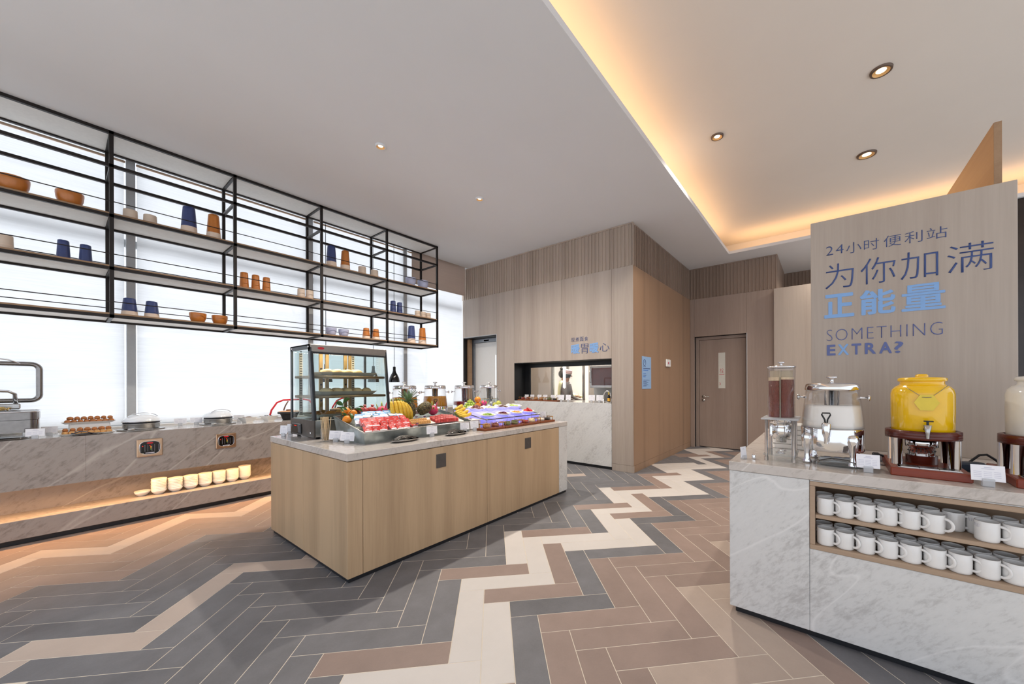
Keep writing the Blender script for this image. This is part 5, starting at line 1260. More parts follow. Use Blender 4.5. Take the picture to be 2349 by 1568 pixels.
# ------------------------------------------------------------------ salad box with blue light
emit('led_blue', '#5a55ff', 3.0)
def led_mat():
    m, ns, ls = new_mat('acrylic_blue'); tr = nd(ns, 'ShaderNodeBsdfTranslucent'); df = nd(ns, 'ShaderNodeBsdfDiffuse'); mx = nd(ns, 'ShaderNodeMixShader')
    tr.inputs[0].default_value = (0.8, 0.8, 1, 1); df.inputs[0].default_value = (0.62, 0.62, 0.95, 1); mx.inputs[0].default_value = 0.6
    ls.new(df.outputs[0], mx.inputs[1]); ls.new(tr.outputs[0], mx.inputs[2]); out(ns, ls, mx.outputs[0])
led_mat()
def zs(y): return 0.935 + (y - 2.725) * 0.17
def build_salad():
    x0, x1, y0, y1 = 2.63, 3.52, 2.725, 3.235
    t = thing('salad_box', 'sloping salad chiller box glowing blue on the island', 'salad box', (x0, y0, ZI))
    w, d = x1 - x0, y1 - y0; zf, zb = zs(y0) - ZI - 0.006, zs(y1) - ZI - 0.006; k = 0.02
    v = [(k, k, 0.004), (w - k, k, 0.004), (w - k, d - k, 0.004), (k, d - k, 0.004), (0.004, 0.004, zf), (w - 0.004, 0.004, zf), (w - 0.004, d - 0.004, zb), (0.004, d - 0.004, zb)]
    for nm, f in (('front_wall', (0, 1, 5, 4)), ('right_wall', (1, 2, 6, 5)), ('back_wall', (2, 3, 7, 6)), ('left_wall', (3, 0, 4, 7))):
        G().add([v[i] for i in f], [(0, 1, 2, 3)]).build(nm, 'acrylic_blue', t)
    G().rbox(k, w - k, k, d - k, 0, 0.004, 0.001).build('base', 'galvanised', t)
    G().tube([(0, 0, zf + 0.004), (w, 0, zf + 0.004), (w, d, zb + 0.004), (0, d, zb + 0.004)], 0.006, 4, True).build('rim', 'steel_dark', t)
    G().add([(0.004, 0.004, zf + 0.003), (w - 0.004, 0.004, zf + 0.003), (w - 0.004, d - 0.004, zb + 0.003), (0.004, d - 0.004, zb + 0.003)], [(0, 1, 2, 3)]).build('top_plate', 'acrylic_blue', t)
    for x in (0.25, 0.65):
        G().rbox(x - 0.16, x + 0.16, d * 0.5 - 0.01, d * 0.5 + 0.01, 0.006, 0.016, 0.002).build('led_strip', 'led_blue', t)
    area('salad_led', (x0 + w / 2, y0 + d / 2, ZI + 0.02), (R(180), 0, 0), w - 0.1, d - 0.1, 2.6, (0.26, 0.24, 1.0))
    area('salad_led', (x0 + w / 2, y0 + d / 2 - 0.02, ZI + 0.05), (R(90), 0, 0), w - 0.1, 0.05, 3.0, (0.26, 0.24, 1.0))
    area('salad_led', (x0 + 0.1, y0 + d / 2, ZI + 0.05), (R(90), 0, R(-90)), d - 0.1, 0.05, 1.2, (0.26, 0.24, 1.0))
    rnd = random.Random(21)
    def dish(lab, x, y, w_, kind, mat, fsize, n, sz=0.6, sx=1.0, heap=0.02):
        t = thing('salad_bowl', lab, 'bowl', (x, y, zs(y)), 0, 'salad bowls on the blue box'); t.rotation_euler = (0.12, 0, R(rnd.uniform(-10, 10)))
        if kind == 'wave':
            G().lathe([(0, 0), (0.30, 0.0), (0.55, 0.012), (0.85, 0.034), (1.0, 0.046), (0.96, 0.048), (0.6, 0.022), (0.3, 0.010), (0, 0.008)], 40, Matrix.Diagonal((w_ / 2, w_ / 2, 1, 1)), wave=8, wamp=0.009).build('bowl', 'porcelain', t)
            rr, zz = w_ * 0.33, 0.03
        else:
            G().lathe([(0, 0), (0.45, 0.0), (0.75, 0.008), (1.0, 0.026), (0.97, 0.030), (0.7, 0.014), (0, 0.008)], 36, Matrix.Diagonal((w_ / 2, w_ / 2 * 0.78, 1, 1))).build('dish', 'porcelain', t)
            rr, zz = w_ * 0.30, 0.022
        def fx(q):
            a, r_ = q.uniform(0, 6.28), rr * math.sqrt(q.random()); return (r_ * math.cos(a), r_ * math.sin(a) * 0.85, zz + heap * (1 - (r_ / rr) ** 2) * q.random())
        food(G(), int(x * 1000), n, fx, fsize, sx, sz).build('food', mat, t)['kind'] = 'stuff'
    dish('oval white dish of chopped cucumber at the front left of the blue box', 2.745, 2.815, 0.185, 'oval', 'cuke', 0.011, 50)
    dish('oval white dish of dark red beans at the front of the blue box', 2.965, 2.815, 0.19, 'oval', 'bean_red', 0.009, 70)
    dish('oval white dish of sweet corn at the front of the blue box', 3.19, 2.815, 0.18, 'oval', 'corn', 0.008, 80)
    dish('oval white dish of cherry tomatoes at the front right of the blue box', 3.405, 2.825, 0.19, 'oval', 'tomato', 0.016, 30, 0.9, heap=0.03)
    dish('wavy white bowl of red grapes at the back left of the blue box', 2.80, 3.06, 0.20, 'wave', 'grape_red', 0.019, 22, 0.95, heap=0.035)
    dish('wavy white bowl of pale fruit chunks at the back of the blue box', 2.99, 3.045, 0.20, 'wave', 'pale_fruit', 0.017, 24, 0.6)
    dish('wavy white bowl of dark snake fruit pieces at the back of the blue box', 3.20, 3.05, 0.20, 'wave', 'snakefruit', 0.019, 20, 0.7)
    dish('wavy white bowl of lettuce at the back right of the blue box', 3.415, 3.055, 0.20, 'wave', 'lettuce', 0.020, 34, 0.5)
    # fruit behind the bowls, on the island top
    t = thing('grape_bunch', 'bunch of green grapes heaped behind the banana bunch', 'grapes', (2.90, 3.27, 1.01))
    rnd = random.Random(4); n = 0
    gm = G().ball((0, 0, 0), 0.0135, 0.0135, 0.015, 10, 7).mesh('grape', 'grape_green')
    for lv, (r_, c_) in enumerate(((0.085, 17), (0.072, 14), (0.052, 10), (0.028, 6), (0.0, 1))):
        for k in range(c_):
            a = 2 * PI * k / c_ + lv; inst('grape', gm, t, (r_ * math.cos(a) + rnd.uniform(-0.006, 0.006), r_ * 0.7 * math.sin(a), 0.012 + lv * 0.022 + rnd.uniform(-0.004, 0.004)))
    G().tube([(-0.03, 0, 0.10), (-0.045, 0, 0.13), (-0.04, 0.01, 0.16)], 0.003, 6).build('stalk', 'wood_dark', t)
    pl = thing('fruit_stand', 'grey fruit platter behind the blue salad box', 'platter', (3.12, 3.33, ZI))
    G().lathe([(0, 0), (0.5, 0), (0.5, 0.14), (1.0, 0.158), (0.98, 0.165), (0, 0.160)], 36, Matrix.Diagonal((0.43, 0.085, 1, 1))).build('plate', 'galvanised', pl)
    for i, (x, y, z) in enumerate(((3.04, 3.29, 1.045), (3.035, 3.29, 1.112))):
        t = thing('orange', ('orange lying on the platter behind the salad box', 'orange on top of another behind the salad box')[i], 'orange', (x, y, z), 0, 'oranges behind the salad box')
        G().ball((0, 0, 0), 0.038, 0.038, 0.035, 20, 14).build('peel', 'orange_peel', t)
        G().tube([(0, 0, 0.033), (0.008, 0, 0.05), (0.03, 0.0, 0.08)], 0.0016, 5).build('stalk', 'leaf_green', t)
    t = thing('dragon_fruit', 'pink dragon fruit beside the oranges behind the salad box', 'dragon fruit', (3.145, 3.30, 1.056), 0, 'fruit behind the salad box')
    G().ball((0, 0, 0), 0.045, 0.04, 0.044, 18, 12).build('skin', 'dragon_pink', t)
    for k in range(8):
        a = k * 2.4; G().lathe([(0.008, 0), (0.006, 0.02), (0, 0.035)], 6, TR(0.04 * math.cos(a), 0.036 * math.sin(a), 0.012 * (k - 4) * 0.7, a, 0, 0.7)).build('scale', 'dragon_green', t)
    for i, (x, y, s) in enumerate(((3.40, 3.30, 0.040), (3.33, 3.30, 0.030))):
        t = thing('pear', ('large green pear on the platter behind the snake fruit', 'small green pear left of the larger one')[i], 'pear', (x, y, 1.005), 0, 'pears')
        G().lathe([(0, 0), (s * 0.8, s * 0.15), (s, s * 0.8), (s * 0.8, s * 1.5), (s * 0.4, s * 1.95), (0, s * 2.05)], 20).build('skin', 'pear', t)
        G().tube([(0, 0, s * 2), (0.004, 0, s * 2.4)], 0.0018, 5).build('stalk', 'wood_dark', t)
    bx = thing('riser_box', 'white riser box under the lying bananas', 'riser', (2.525, 2.94, ZI))
    G().rbox(-0.085, 0.085, -0.16, 0.16, 0, 0.075, 0.006).build('box', 'porcelain', bx)
    tray_dish('white_tray', 'white rectangular tray under the lying bananas', 2.525, 2.94, ZI + 0.075, 0.19, 0.36, 0.018, 'porcelain', flare=0.02)
build_salad()

# ------------------------------------------------------------------ condiment racks along the island edge
def condiment_rack(lab, x, y, z, rz, contents, L=0.285, grp='condiment racks', jarlab=''):
    t = thing('condiment_rack', lab, 'rack', (x, y, z), rz, grp)
    G().rbox(-L / 2, L / 2, -0.062, 0.062, 0, 0.022, 0.003).build('tray', 'tray_wood', t)
    for s in (-1, 1):
        xx = s * (L / 2 - 0.022)
        h = G().tube([(xx, -0.045, 0.062), (xx, 0.045, 0.062)], 0.005, 8).build('handle', 'brass', t)
        for yy in (-0.04, 0.04): G().tube([(xx, yy, 0.02), (xx, yy, 0.062)], 0.004, 8).build('handle_post', 'brass', h)
    for i, mat in enumerate(contents):
        xx = (i - (len(contents) - 1) / 2) * 0.115
        ja = thing('condiment_jar', jarlab % ORD[i], 'jar', (0, 0, 0), rz, 'condiment jars')
        c, s = math.cos(rz), math.sin(rz); ja.location = (x + xx * c, y + xx * s, z + 0.022)
        G().lathe([(0, 0.001), (0.040, 0.001), (0.043, 0.008), (0.044, 0.050), (0.041, 0.050), (0.040, 0.006)], 24).build('jar', 'glass_clear', ja)
        G().lathe([(0, 0.002), (0.0385, 0.003), (0.039, 0.030), (0, 0.034)], 20).build('contents_base', mat, ja)
        if mat not in ('sauce_dark', 'sauce_red', 'cream_food'):
            food(G(), i * 7 + int(x * 100), 26, lambda q: ((lambda a, r_: (r_ * math.cos(a), r_ * math.sin(a), 0.032 + q.uniform(0, 0.010)))(q.uniform(0, 6.28), 0.032 * math.sqrt(q.random()))), 0.007, 1.3).build('contents', mat, ja)['kind'] = 'stuff'
        G().tube([(0.0, 0.0, 0.036), (0.012, 0.010, 0.062), (0.026, 0.02, 0.092)], 0.0022, 6).build('spoon', 'steel_dark', ja)
    return t
for i, (x, cs) in enumerate(((2.600, ('nut', 'meat')), (2.890, ('herb', 'herb')), (3.180, ('sauce_red', 'pale_fruit')), (3.470, ('cream_food', 'sauce_dark')))):
    condiment_rack('wooden condiment rack with brass handles on the island edge, %s from the left' % ORD[i], x, 2.628, ZI, R(0.6), cs, jarlab='%%s clear condiment jar of the %s island rack' % ORD[i])

# ------------------------------------------------------------------ small things at the front of the island
def build_island_front():
    t = thing('stirrer_glass', 'clear glass holding wooden stirring sticks before the display case', 'glass', (1.285, 3.145, ZI))
    G().lathe([(0, 0.002), (0.030, 0.002), (0.033, 0.01), (0.036, 0.105), (0.034, 0.105), (0.031, 0.012), (0, 0.008)], 24).build('glass', 'glass_clear', t)
    rnd = random.Random(2)
    sm = G().rbox(-0.0028, 0.0028, -0.001, 0.001, 0, 0.185, 0.0006).mesh('stick', 'stick_wood')
    for k in range(26):
        a = rnd.uniform(0, 6.28); r_ = 0.022 * math.sqrt(rnd.random()); inst('stick', sm, t, (r_ * math.cos(a), r_ * math.sin(a), 0.009), rot=(rnd.uniform(-0.12, 0.12), rnd.uniform(-0.14, 0.14), rnd.uniform(0, 3)))
    card('white name card, left of two before the stirrer glass', 1.318, 3.045, ZI, 0.098, 0.068, R(-40), 0.03, lean=0.06)
    card('white name card, right of two before the stirrer glass', 1.335, 2.895, ZI, 0.098, 0.068, R(-40), 0.03, lean=0.08)
    card('lavender white name card, left of two behind the display case corner', 1.272, 3.842, ZI, 0.07, 0.075, R(-60), 0.03)
    card('lavender white name card, right of two behind the display case corner', 1.190, 3.75, ZI, 0.07, 0.075, R(-60), 0.03)
    for i, (x, y, L) in enumerate(((1.665, 2.635, 0.125), (2.155, 2.615, 0.125))):
        w = ('before the red yogurt cups', 'before the watermelon')[i]
        t = thing('tong_tray', 'steel oval tong tray ' + w, 'tray', (x, y, ZI), R(4))
        G().lathe([(0, 0), (0.78, 0.0), (1.0, 0.014), (0.97, 0.017), (0.76, 0.004), (0, 0.004)], 36, Matrix.Diagonal((L, 0.058, 1, 1))).build('dish', 'steel_dark', t)
        G().tube([(L * 0.985 * math.cos(a * PI / 16), 0.057 * math.sin(a * PI / 16), 0.016) for a in range(32)], 0.0022, 5, True).build('rim', 'steel', t)
        for k in range(2): tongs('steel food tongs, %s pair on the tong tray %s' % (('left', 'right')[k], w), x - 0.012 + 0.03 * k, y - 0.012 + 0.03 * k, ZI + 0.008 + 0.004 * k, 0.20, R(14 - 8 * k), mat='steel_dark')
    card('white name card leaning before the trough, left of the watermelon', 1.938, 2.668, ZI, 0.10, 0.066, R(-6), 0.036, lean=0.03)
    card('white name card half hidden behind the tongs before the watermelon', 2.305, 2.672, ZI, 0.10, 0.066, R(-6), 0.036, lean=0.03)
    card('white name card beside the blue box corner', 2.42, 2.665, ZI, 0.088, 0.072, R(-12), 0.036, lean=-0.05)
    card('white name card at the right end of the blue box', 3.565, 2.715, ZI, 0.10, 0.075, R(-15), 0.05)
build_island_front()

# ------------------------------------------------------------------ drink dispensers
def liquid(name, col, alpha=1.0, rough=0.1):
    m, ns, ls = new_mat(name); p = nd(ns, 'ShaderNodeBsdfPrincipled'); p.inputs['Base Color'].default_value = (*lin(col), 1); p.inputs['Roughness'].default_value = rough
    tl = nd(ns, 'ShaderNodeBsdfTranslucent'); tl.inputs[0].default_value = (*lin(col), 1)
    t = nd(ns, 'ShaderNodeTexCoord'); n = nd(ns, 'ShaderNodeTexNoise'); n.inputs['Scale'].default_value = 8
    ls.new(t.outputs['Object'], n.inputs['Vector'])
    r = ramp(ns, [(0.35, tuple(x * 0.94 for x in lin(col))), (0.65, lin(col))]); ls.new(n.outputs['Fac'], r.inputs[0]); ls.new(r.outputs[0], p.inputs['Base Color'])
    mx = nd(ns, 'ShaderNodeMixShader'); mx.inputs[0].default_value = 0.35; ls.new(p.outputs[0], mx.inputs[1]); ls.new(tl.outputs[0], mx.inputs[2]); res = mx.outputs[0]
    if alpha < 1:
        tr = nd(ns, 'ShaderNodeBsdfTransparent'); tr.inputs[0].default_value = (*lin(col), 1); m2 = nd(ns, 'ShaderNodeMixShader'); m2.inputs[0].default_value = alpha
        ls.new(tr.outputs[0], m2.inputs[1]); ls.new(res, m2.inputs[2]); res = m2.outputs[0]
    out(ns, ls, res)
plain('milk', '#f4efe8', 0.25, var=0.01); liquid('juice_orange', '#dd9422', 0.85); liquid('juice_mango', '#d99a26', 0.85); liquid('juice_red', '#a8232f', 0.85); liquid('water_lemon', '#eef3f0', 0.25)

def dispenser(lab, x, y, rz, liq, lo, hi, z=RZ, grp='glass drink dispensers'):
    """clear barrel dispenser on a chrome base; its tap faces -X before rz"""
    t = thing('drink_dispenser', lab, 'drink dispenser', (x, y, z), rz, grp)
    rb, rt = 0.140, 0.118
    rad = lambda zz: rb - (rb - rt) * max(0.0, (zz - 0.19) / 0.215) ** 1.3
    zs_ = [0.19 + 0.215 * i / 8 for i in range(9)]
    G().lathe([(rad(q), q) for q in zs_] + [(rad(q) - 0.004, q) for q in reversed(zs_)], 40).build('tank', 'glass_clear', t)
    n = 6; G().lathe([(0, lo)] + [(rad(lo + (hi - lo) * i / n) - 0.006, lo + (hi - lo) * i / n) for i in range(n + 1)] + [(0, hi)], 40).build('liquid', liq, t)
    G().lathe([(0.137, 0.075), (0.139, 0.08), (0.1415, 0.192), (0.139, 0.197), (0.10, 0.190), (0, 0.188)], 40).lathe([(0, 0.075), (0.137, 0.075)], 40).build('base_drum', 'chrome', t)
    l = G().lathe([(rt + 0.003, 0.400), (rt + 0.006, 0.404), (rt + 0.001, 0.432), (rt - 0.012, 0.438), (0, 0.442)], 40).build('lid', 'chrome', t)
    G().lathe([(0.016, 0.440), (0.009, 0.448), (0.008, 0.462), (0.024, 0.468), (0.026, 0.473), (0.018, 0.478), (0, 0.479)], 20).build('knob', 'chrome', l)
    G().cyl(0, 0, max(lo, 0.21), 0.40, 0.034, 20).build('ice_core', 'chrome', t)
    for s in (-1, 1):
        G().lathe([(0.009, 0), (0.006, 0.010), (0.006, 0.028), (0.016, 0.032), (0.018, 0.038), (0.010, 0.042), (0, 0.042)], 14, TR(0, s * (rad(0.36) - 0.004), 0.36, 0, -s * PI / 2)).build('side_handle', 'chrome', t)
    for k in range(3 if False else 4):
        a = R(45 + 90 * k)
        G().lathe([(0, 0.0), (0.020, 0.0), (0.021, 0.010), (0.014, 0.030), (0.013, 0.060), (0.020, 0.100), (0.027, 0.130), (0.028, 0.150), (0.020, 0.166), (0, 0.170)], 16, TR(0.138 * math.cos(a), 0.138 * math.sin(a), 0)).build('leg', 'chrome', t)
    tp = G().lathe([(0.012, 0), (0.012, 0.05), (0.018, 0.052), (0.018, 0.062)], 14, TR(-rad(0.215) + 0.008, 0, 0.215, 0, 0, -PI / 2)).lathe([(0.009, -0.080), (0.010, -0.05), (0.018, -0.030), (0.020, 0.022), (0.012, 0.030), (0, 0.031)], 16, TR(-rad(0.215) - 0.048, 0, 0.205)).build('tap', 'chrome', t)
    hx = -rad(0.215) - 0.050
    G().tube([(hx, 0.004, 0.232), (hx, 0.006, 0.250), (hx - 0.002, 0.018, 0.275), (hx - 0.003, 0.016, 0.284), (hx - 0.003, -0.016, 0.284), (hx - 0.002, -0.018, 0.275), (hx, -0.006, 0.250), (hx, -0.004, 0.232)], 0.004, 6).build('tap_lever', 'black_matte', tp)
    return t
dispenser('clear barrel dispenser of milk on the drinks counter', 2.60, -0.035, R(-8), 'milk', 0.197, 0.318)
def on_island():
    for x, y, liq, lo, hi, lab in ((2.278, 3.62, 'juice_orange', 0.197, 0.310, 'clear barrel dispenser of orange juice behind the pineapple crown'), (2.673, 3.62, 'juice_mango', 0.197, 0.312, 'clear barrel dispenser of deep orange juice behind the dragon fruit'),
                                   (3.113, 3.62, 'juice_red', 0.197, 0.235, 'clear barrel dispenser with a little red juice behind the grapes'), (3.545, 3.62, 'water_lemon', 0.197, 0.262, 'clear barrel dispenser of water at the far end of the island')):
        dispenser(lab, x, y, R(90 - 35), liq, lo, hi, ZI, 'juice dispensers on the island')
    for k in range(4):
        a = k * 1.57 + 0.4
        t = thing('lemon_slice', 'yellow lemon slice floating at the %s of the water dispenser' % ('back right', 'back left', 'front left', 'front right')[k], 'lemon', (3.545 + 0.075 * math.cos(a), 3.62 + 0.075 * math.sin(a), ZI + 0.255), 0, 'lemon slices in the water')
        G().lathe([(0, 0), (0.026, 0), (0.026, 0.005), (0, 0.006)], 16).build('flesh', 'omelette', t); G().lathe([(0.026, -0.0004), (0.029, 0.0), (0.029, 0.005), (0.026, 0.0056)], 16).build('rind', 'corn', t)
on_island()

# ------------------------------------------------------------------ glazed urns on wooden stands
plain('glaze_yellow', '#f0be0c', 0.12, var=0.02, coat=0.5); plain('glaze_white', '#dedbd4', 0.14, var=0.02, coat=0.5); plain('tag_yellow', '#e2c840', 0.4, var=0.03)
wood('mahogany', '#4a1a12', '#6a2a1c', axis='Y', rough=0.25, streak=0.3, scale=2, spec=0.5)
wood('mahogany_red', '#7a2f1c', '#934026', axis='Y', rough=0.3, streak=0.3, scale=2, spec=0.5)
def urn(lab, x, y, glaze, rz, tagged, grp='glazed urns on stands'):
    t = thing('urn_dispenser', lab, 'urn', (x, y, RZ), rz, grp)
    b = G().rbox(-0.20, 0.20, -0.132, 0.132, 0, 0.038, 0.004).build('stand_base', 'mahogany_red', t)
    G().rbox(-0.185, -0.105, -0.105, 0.105, 0.038, 0.042, 0.0015).build('drip_tray', 'chrome', b)
    g = G()
    for k in range(3): g.box(-0.176, -0.114, -0.095 + k * 0.064, -0.095 + k * 0.064 + 0.060, 0.042, 0.0432)
    for k in range(3): G().box(-0.176, -0.114, -0.095 + k * 0.064, -0.095 + k * 0.064 + 0.060, 0.042, 0.0432).build('grille', 'steel', b)
    for sx in (-0.075, 0.09):
        for sy in (-0.098, 0.098): G().cyl(sx, sy, 0.038, 0.168, 0.021, 18).build('post', 'chrome', t)
    r = G().lathe([(0.112, 0.166), (0.136, 0.166), (0.1365, 0.180), (0.1355, 0.182), (0.1365, 0.184), (0.136, 0.204), (0.128, 0.207), (0.118, 0.207), (0.116, 0.188), (0.05, 0.186)], 40).build('stand_ring', 'mahogany', t)
    G().cyl(0.02, 0, 0.038, 0.078, 0.058, 24).build('block', 'mahogany', t)
    h = G().lathe([(0.050, 0.078), (0.050, 0.118), (0.060, 0.120), (0.060, 0.166), (0, 0.166)], 28, TR(0.02, 0, 0)).build('heater_can', 'chrome', t)
    g = G()
    for k in range(10):
        a = PI * (0.55 + 0.9 * k / 9); G().ball((0.02 + 0.0502 * math.cos(a), 0.0502 * math.sin(a), 0.100), 0.0028, nu=6, nv=4).build('vent_hole', 'black_matte', h)
    j = G().lathe([(0, 0.190), (0.108, 0.192), (0.113, 0.200), (0.1145, 0.30), (0.1145, 0.385), (0.110, 0.405), (0.098, 0.420), (0.084, 0.428), (0.080, 0.434), (0.080, 0.446)], 48).build('jar', glaze, t)
    l = G().lathe([(0.078, 0.444), (0.086, 0.446), (0.089, 0.451), (0.088, 0.460), (0.080, 0.465), (0, 0.470)], 40).build('lid', glaze, t)
    G().lathe([(0.024, 0.467), (0.024, 0.476), (0.018, 0.482), (0, 0.483)], 20).build('lid_knob', glaze, l)
    tp = G().lathe([(0.009, 0), (0.009, 0.018), (0.013, 0.02), (0.013, 0.03)], 14, TR(-0.108, 0, 0.222, 0, 0, -PI / 2)).lathe([(0.006, -0.045), (0.008, -0.02), (0.015, 0.018), (0, 0.02)], 14, TR(-0.145, 0, 0.222)).build('tap', 'steel', t)
    G().rbox(-0.150, -0.140, -0.004, 0.004, 0.240, 0.258, 0.001).rbox(-0.151, -0.139, -0.020, 0.014, 0.256, 0.262, 0.002).build('tap_lever', 'black_matte', tp)
    if tagged:
        M = TR(-0.1185, 0, 0.345, 0, 0, -PI / 2)
        g = G().prism([(0.037 * math.sin(R(60 * k)) / 0.866, 0.043 * math.cos(R(60 * k))) for k in range(6)], 0, 0.005, M).build('hanging_tag', 'tag_yellow', t, label='blank yellow hexagonal tag')
        G().tube([(-0.084, 0.075, 0.425), (-0.112, 0.045, 0.398), (-0.122, 0.016, 0.372)], 0.0012, 5).tube([(-0.084, -0.075, 0.425), (-0.112, -0.045, 0.398), (-0.122, -0.016, 0.372)], 0.0012, 5).tube([(-0.124, 0.016, 0.3705), (-0.1245, 0, 0.3695), (-0.124, -0.016, 0.3705)], 0.0012, 5).build('cord', 'steel_dark', g)
    return t
urn('glossy yellow urn with a blank tag on a dark wooden stand', 2.606, -0.388, 'glaze_yellow', R(-1), True)
urn('glossy off white urn on a dark wooden stand at the right edge', 2.606, -0.771, 'glaze_white', R(-1), False)

# ------------------------------------------------------------------ cereal dispenser
plain('cereal', '#7a3d30', 0.8, var=0.75, scale=420, bump=1.0); plain('cereal_pale', '#e2c9a6', 0.7, var=0.1, scale=120)
def build_cereal():
    t = thing('cereal_dispenser', 'tall clear cereal dispenser on an acrylic and chrome frame', 'cereal dispenser', (2.575, 0.200, RZ), R(0))
    for sx in (-0.108, 0.108):
        for sy in (-0.064, 0.064):
            p = G().cyl(sx, sy, 0.0, 0.232, 0.0085, 14).build('post', 'chrome', t); G().cyl(sx, sy, 0.0, 0.020, 0.0105, 14).build('post_foot', 'chrome', p)
    G().rbox(-0.122, 0.122, -0.080, 0.080, 0.030, 0.038, 0.002).build('lower_plate', 'acrylic', t)
    G().rbox(-0.128, 0.128, -0.090, 0.090, 0.232, 0.242, 0.003).build('upper_plate', 'acrylic_frost', t)
    c = G().lathe([(0.070, 0.242), (0.071, 0.53), (0.068, 0.53), (0.067, 0.242)], 40).build('cylinder', 'glass_clear', t)
    for k in range(3):
        a0 = R(60 + 120 * k)
        pl = [(0.006 * math.cos(a0 + PI / 3), 0.006 * math.sin(a0 + PI / 3))] + [(0.064 * math.cos(a0 + R(4) + R(112) * i / 10), 0.064 * math.sin(a0 + R(4) + R(112) * i / 10)) for i in range(11)]
        q = G().prism(pl, 0.243, 0.455 + 0.006 * k, smooth=True).build('cereal_fill', 'cereal', t)
        G().prism([(x * 0.99, y * 0.99) for x, y in pl], 0.455 + 0.006 * k, 0.475, smooth=True).build('cereal_top', 'cereal_pale', q)
        G().bar((0, 0, 0.243), (0, 0, 0.5), 0.006).bar((0.035 * math.cos(a0), 0.035 * math.sin(a0), 0.243), (0.035 * math.cos(a0), 0.035 * math.sin(a0), 0.50), 0.064, 0.003).build('divider', 'acrylic', c) if False else None
    for a0 in (60, 180, 300):
        G().rbox(0.0, 0.066, -0.0022, 0.0022, 0.243, 0.515, 0.0005, Matrix.Rotation(R(a0), 4, 'Z')).build('divider', 'cereal_divider', c)
    l = G().lathe([(0.069, 0.528), (0.074, 0.530), (0.074, 0.538), (0.060, 0.541), (0, 0.542)], 36).build('lid', 'chrome', t)
    G().lathe([(0.010, 0.541), (0.006, 0.548), (0.008, 0.556), (0.020, 0.560), (0.016, 0.566), (0, 0.567)], 16).build('knob', 'chrome', l)
    G().lathe([(0.060, 0.232), (0.058, 0.205), (0.044, 0.200), (0.056, 0.185), (0.057, 0.150), (0.040, 0.118), (0.026, 0.112), (0.026, 0.095), (0, 0.095)], 28).build('outlet', 'chrome', t)
    w = G().tube([(-0.05, 0.02, 0.17), (-0.085, 0.04, 0.17)], 0.006, 8).build('turn_shaft', 'chrome', t)
    G().bar((-0.088, 0.042, 0.143), (-0.088, 0.042, 0.197), 0.010).ball((-0.088, 0.042, 0.198), 0.008).ball((-0.088, 0.042, 0.142), 0.008).build('turn_knob', 'chrome', w)
    for x in (-0.05, 0.05): G().tube([(x + 0.02 * math.cos(a * PI / 8), 0.02 * math.sin(a * PI / 8), 0.040) for a in range(16)], 0.003, 5, True).build('cup_ring', 'chrome', t)
clear('cereal_divider', '#f3ead8', refl=0.2, body=0.45, body_col='#efe2c8')
build_cereal()

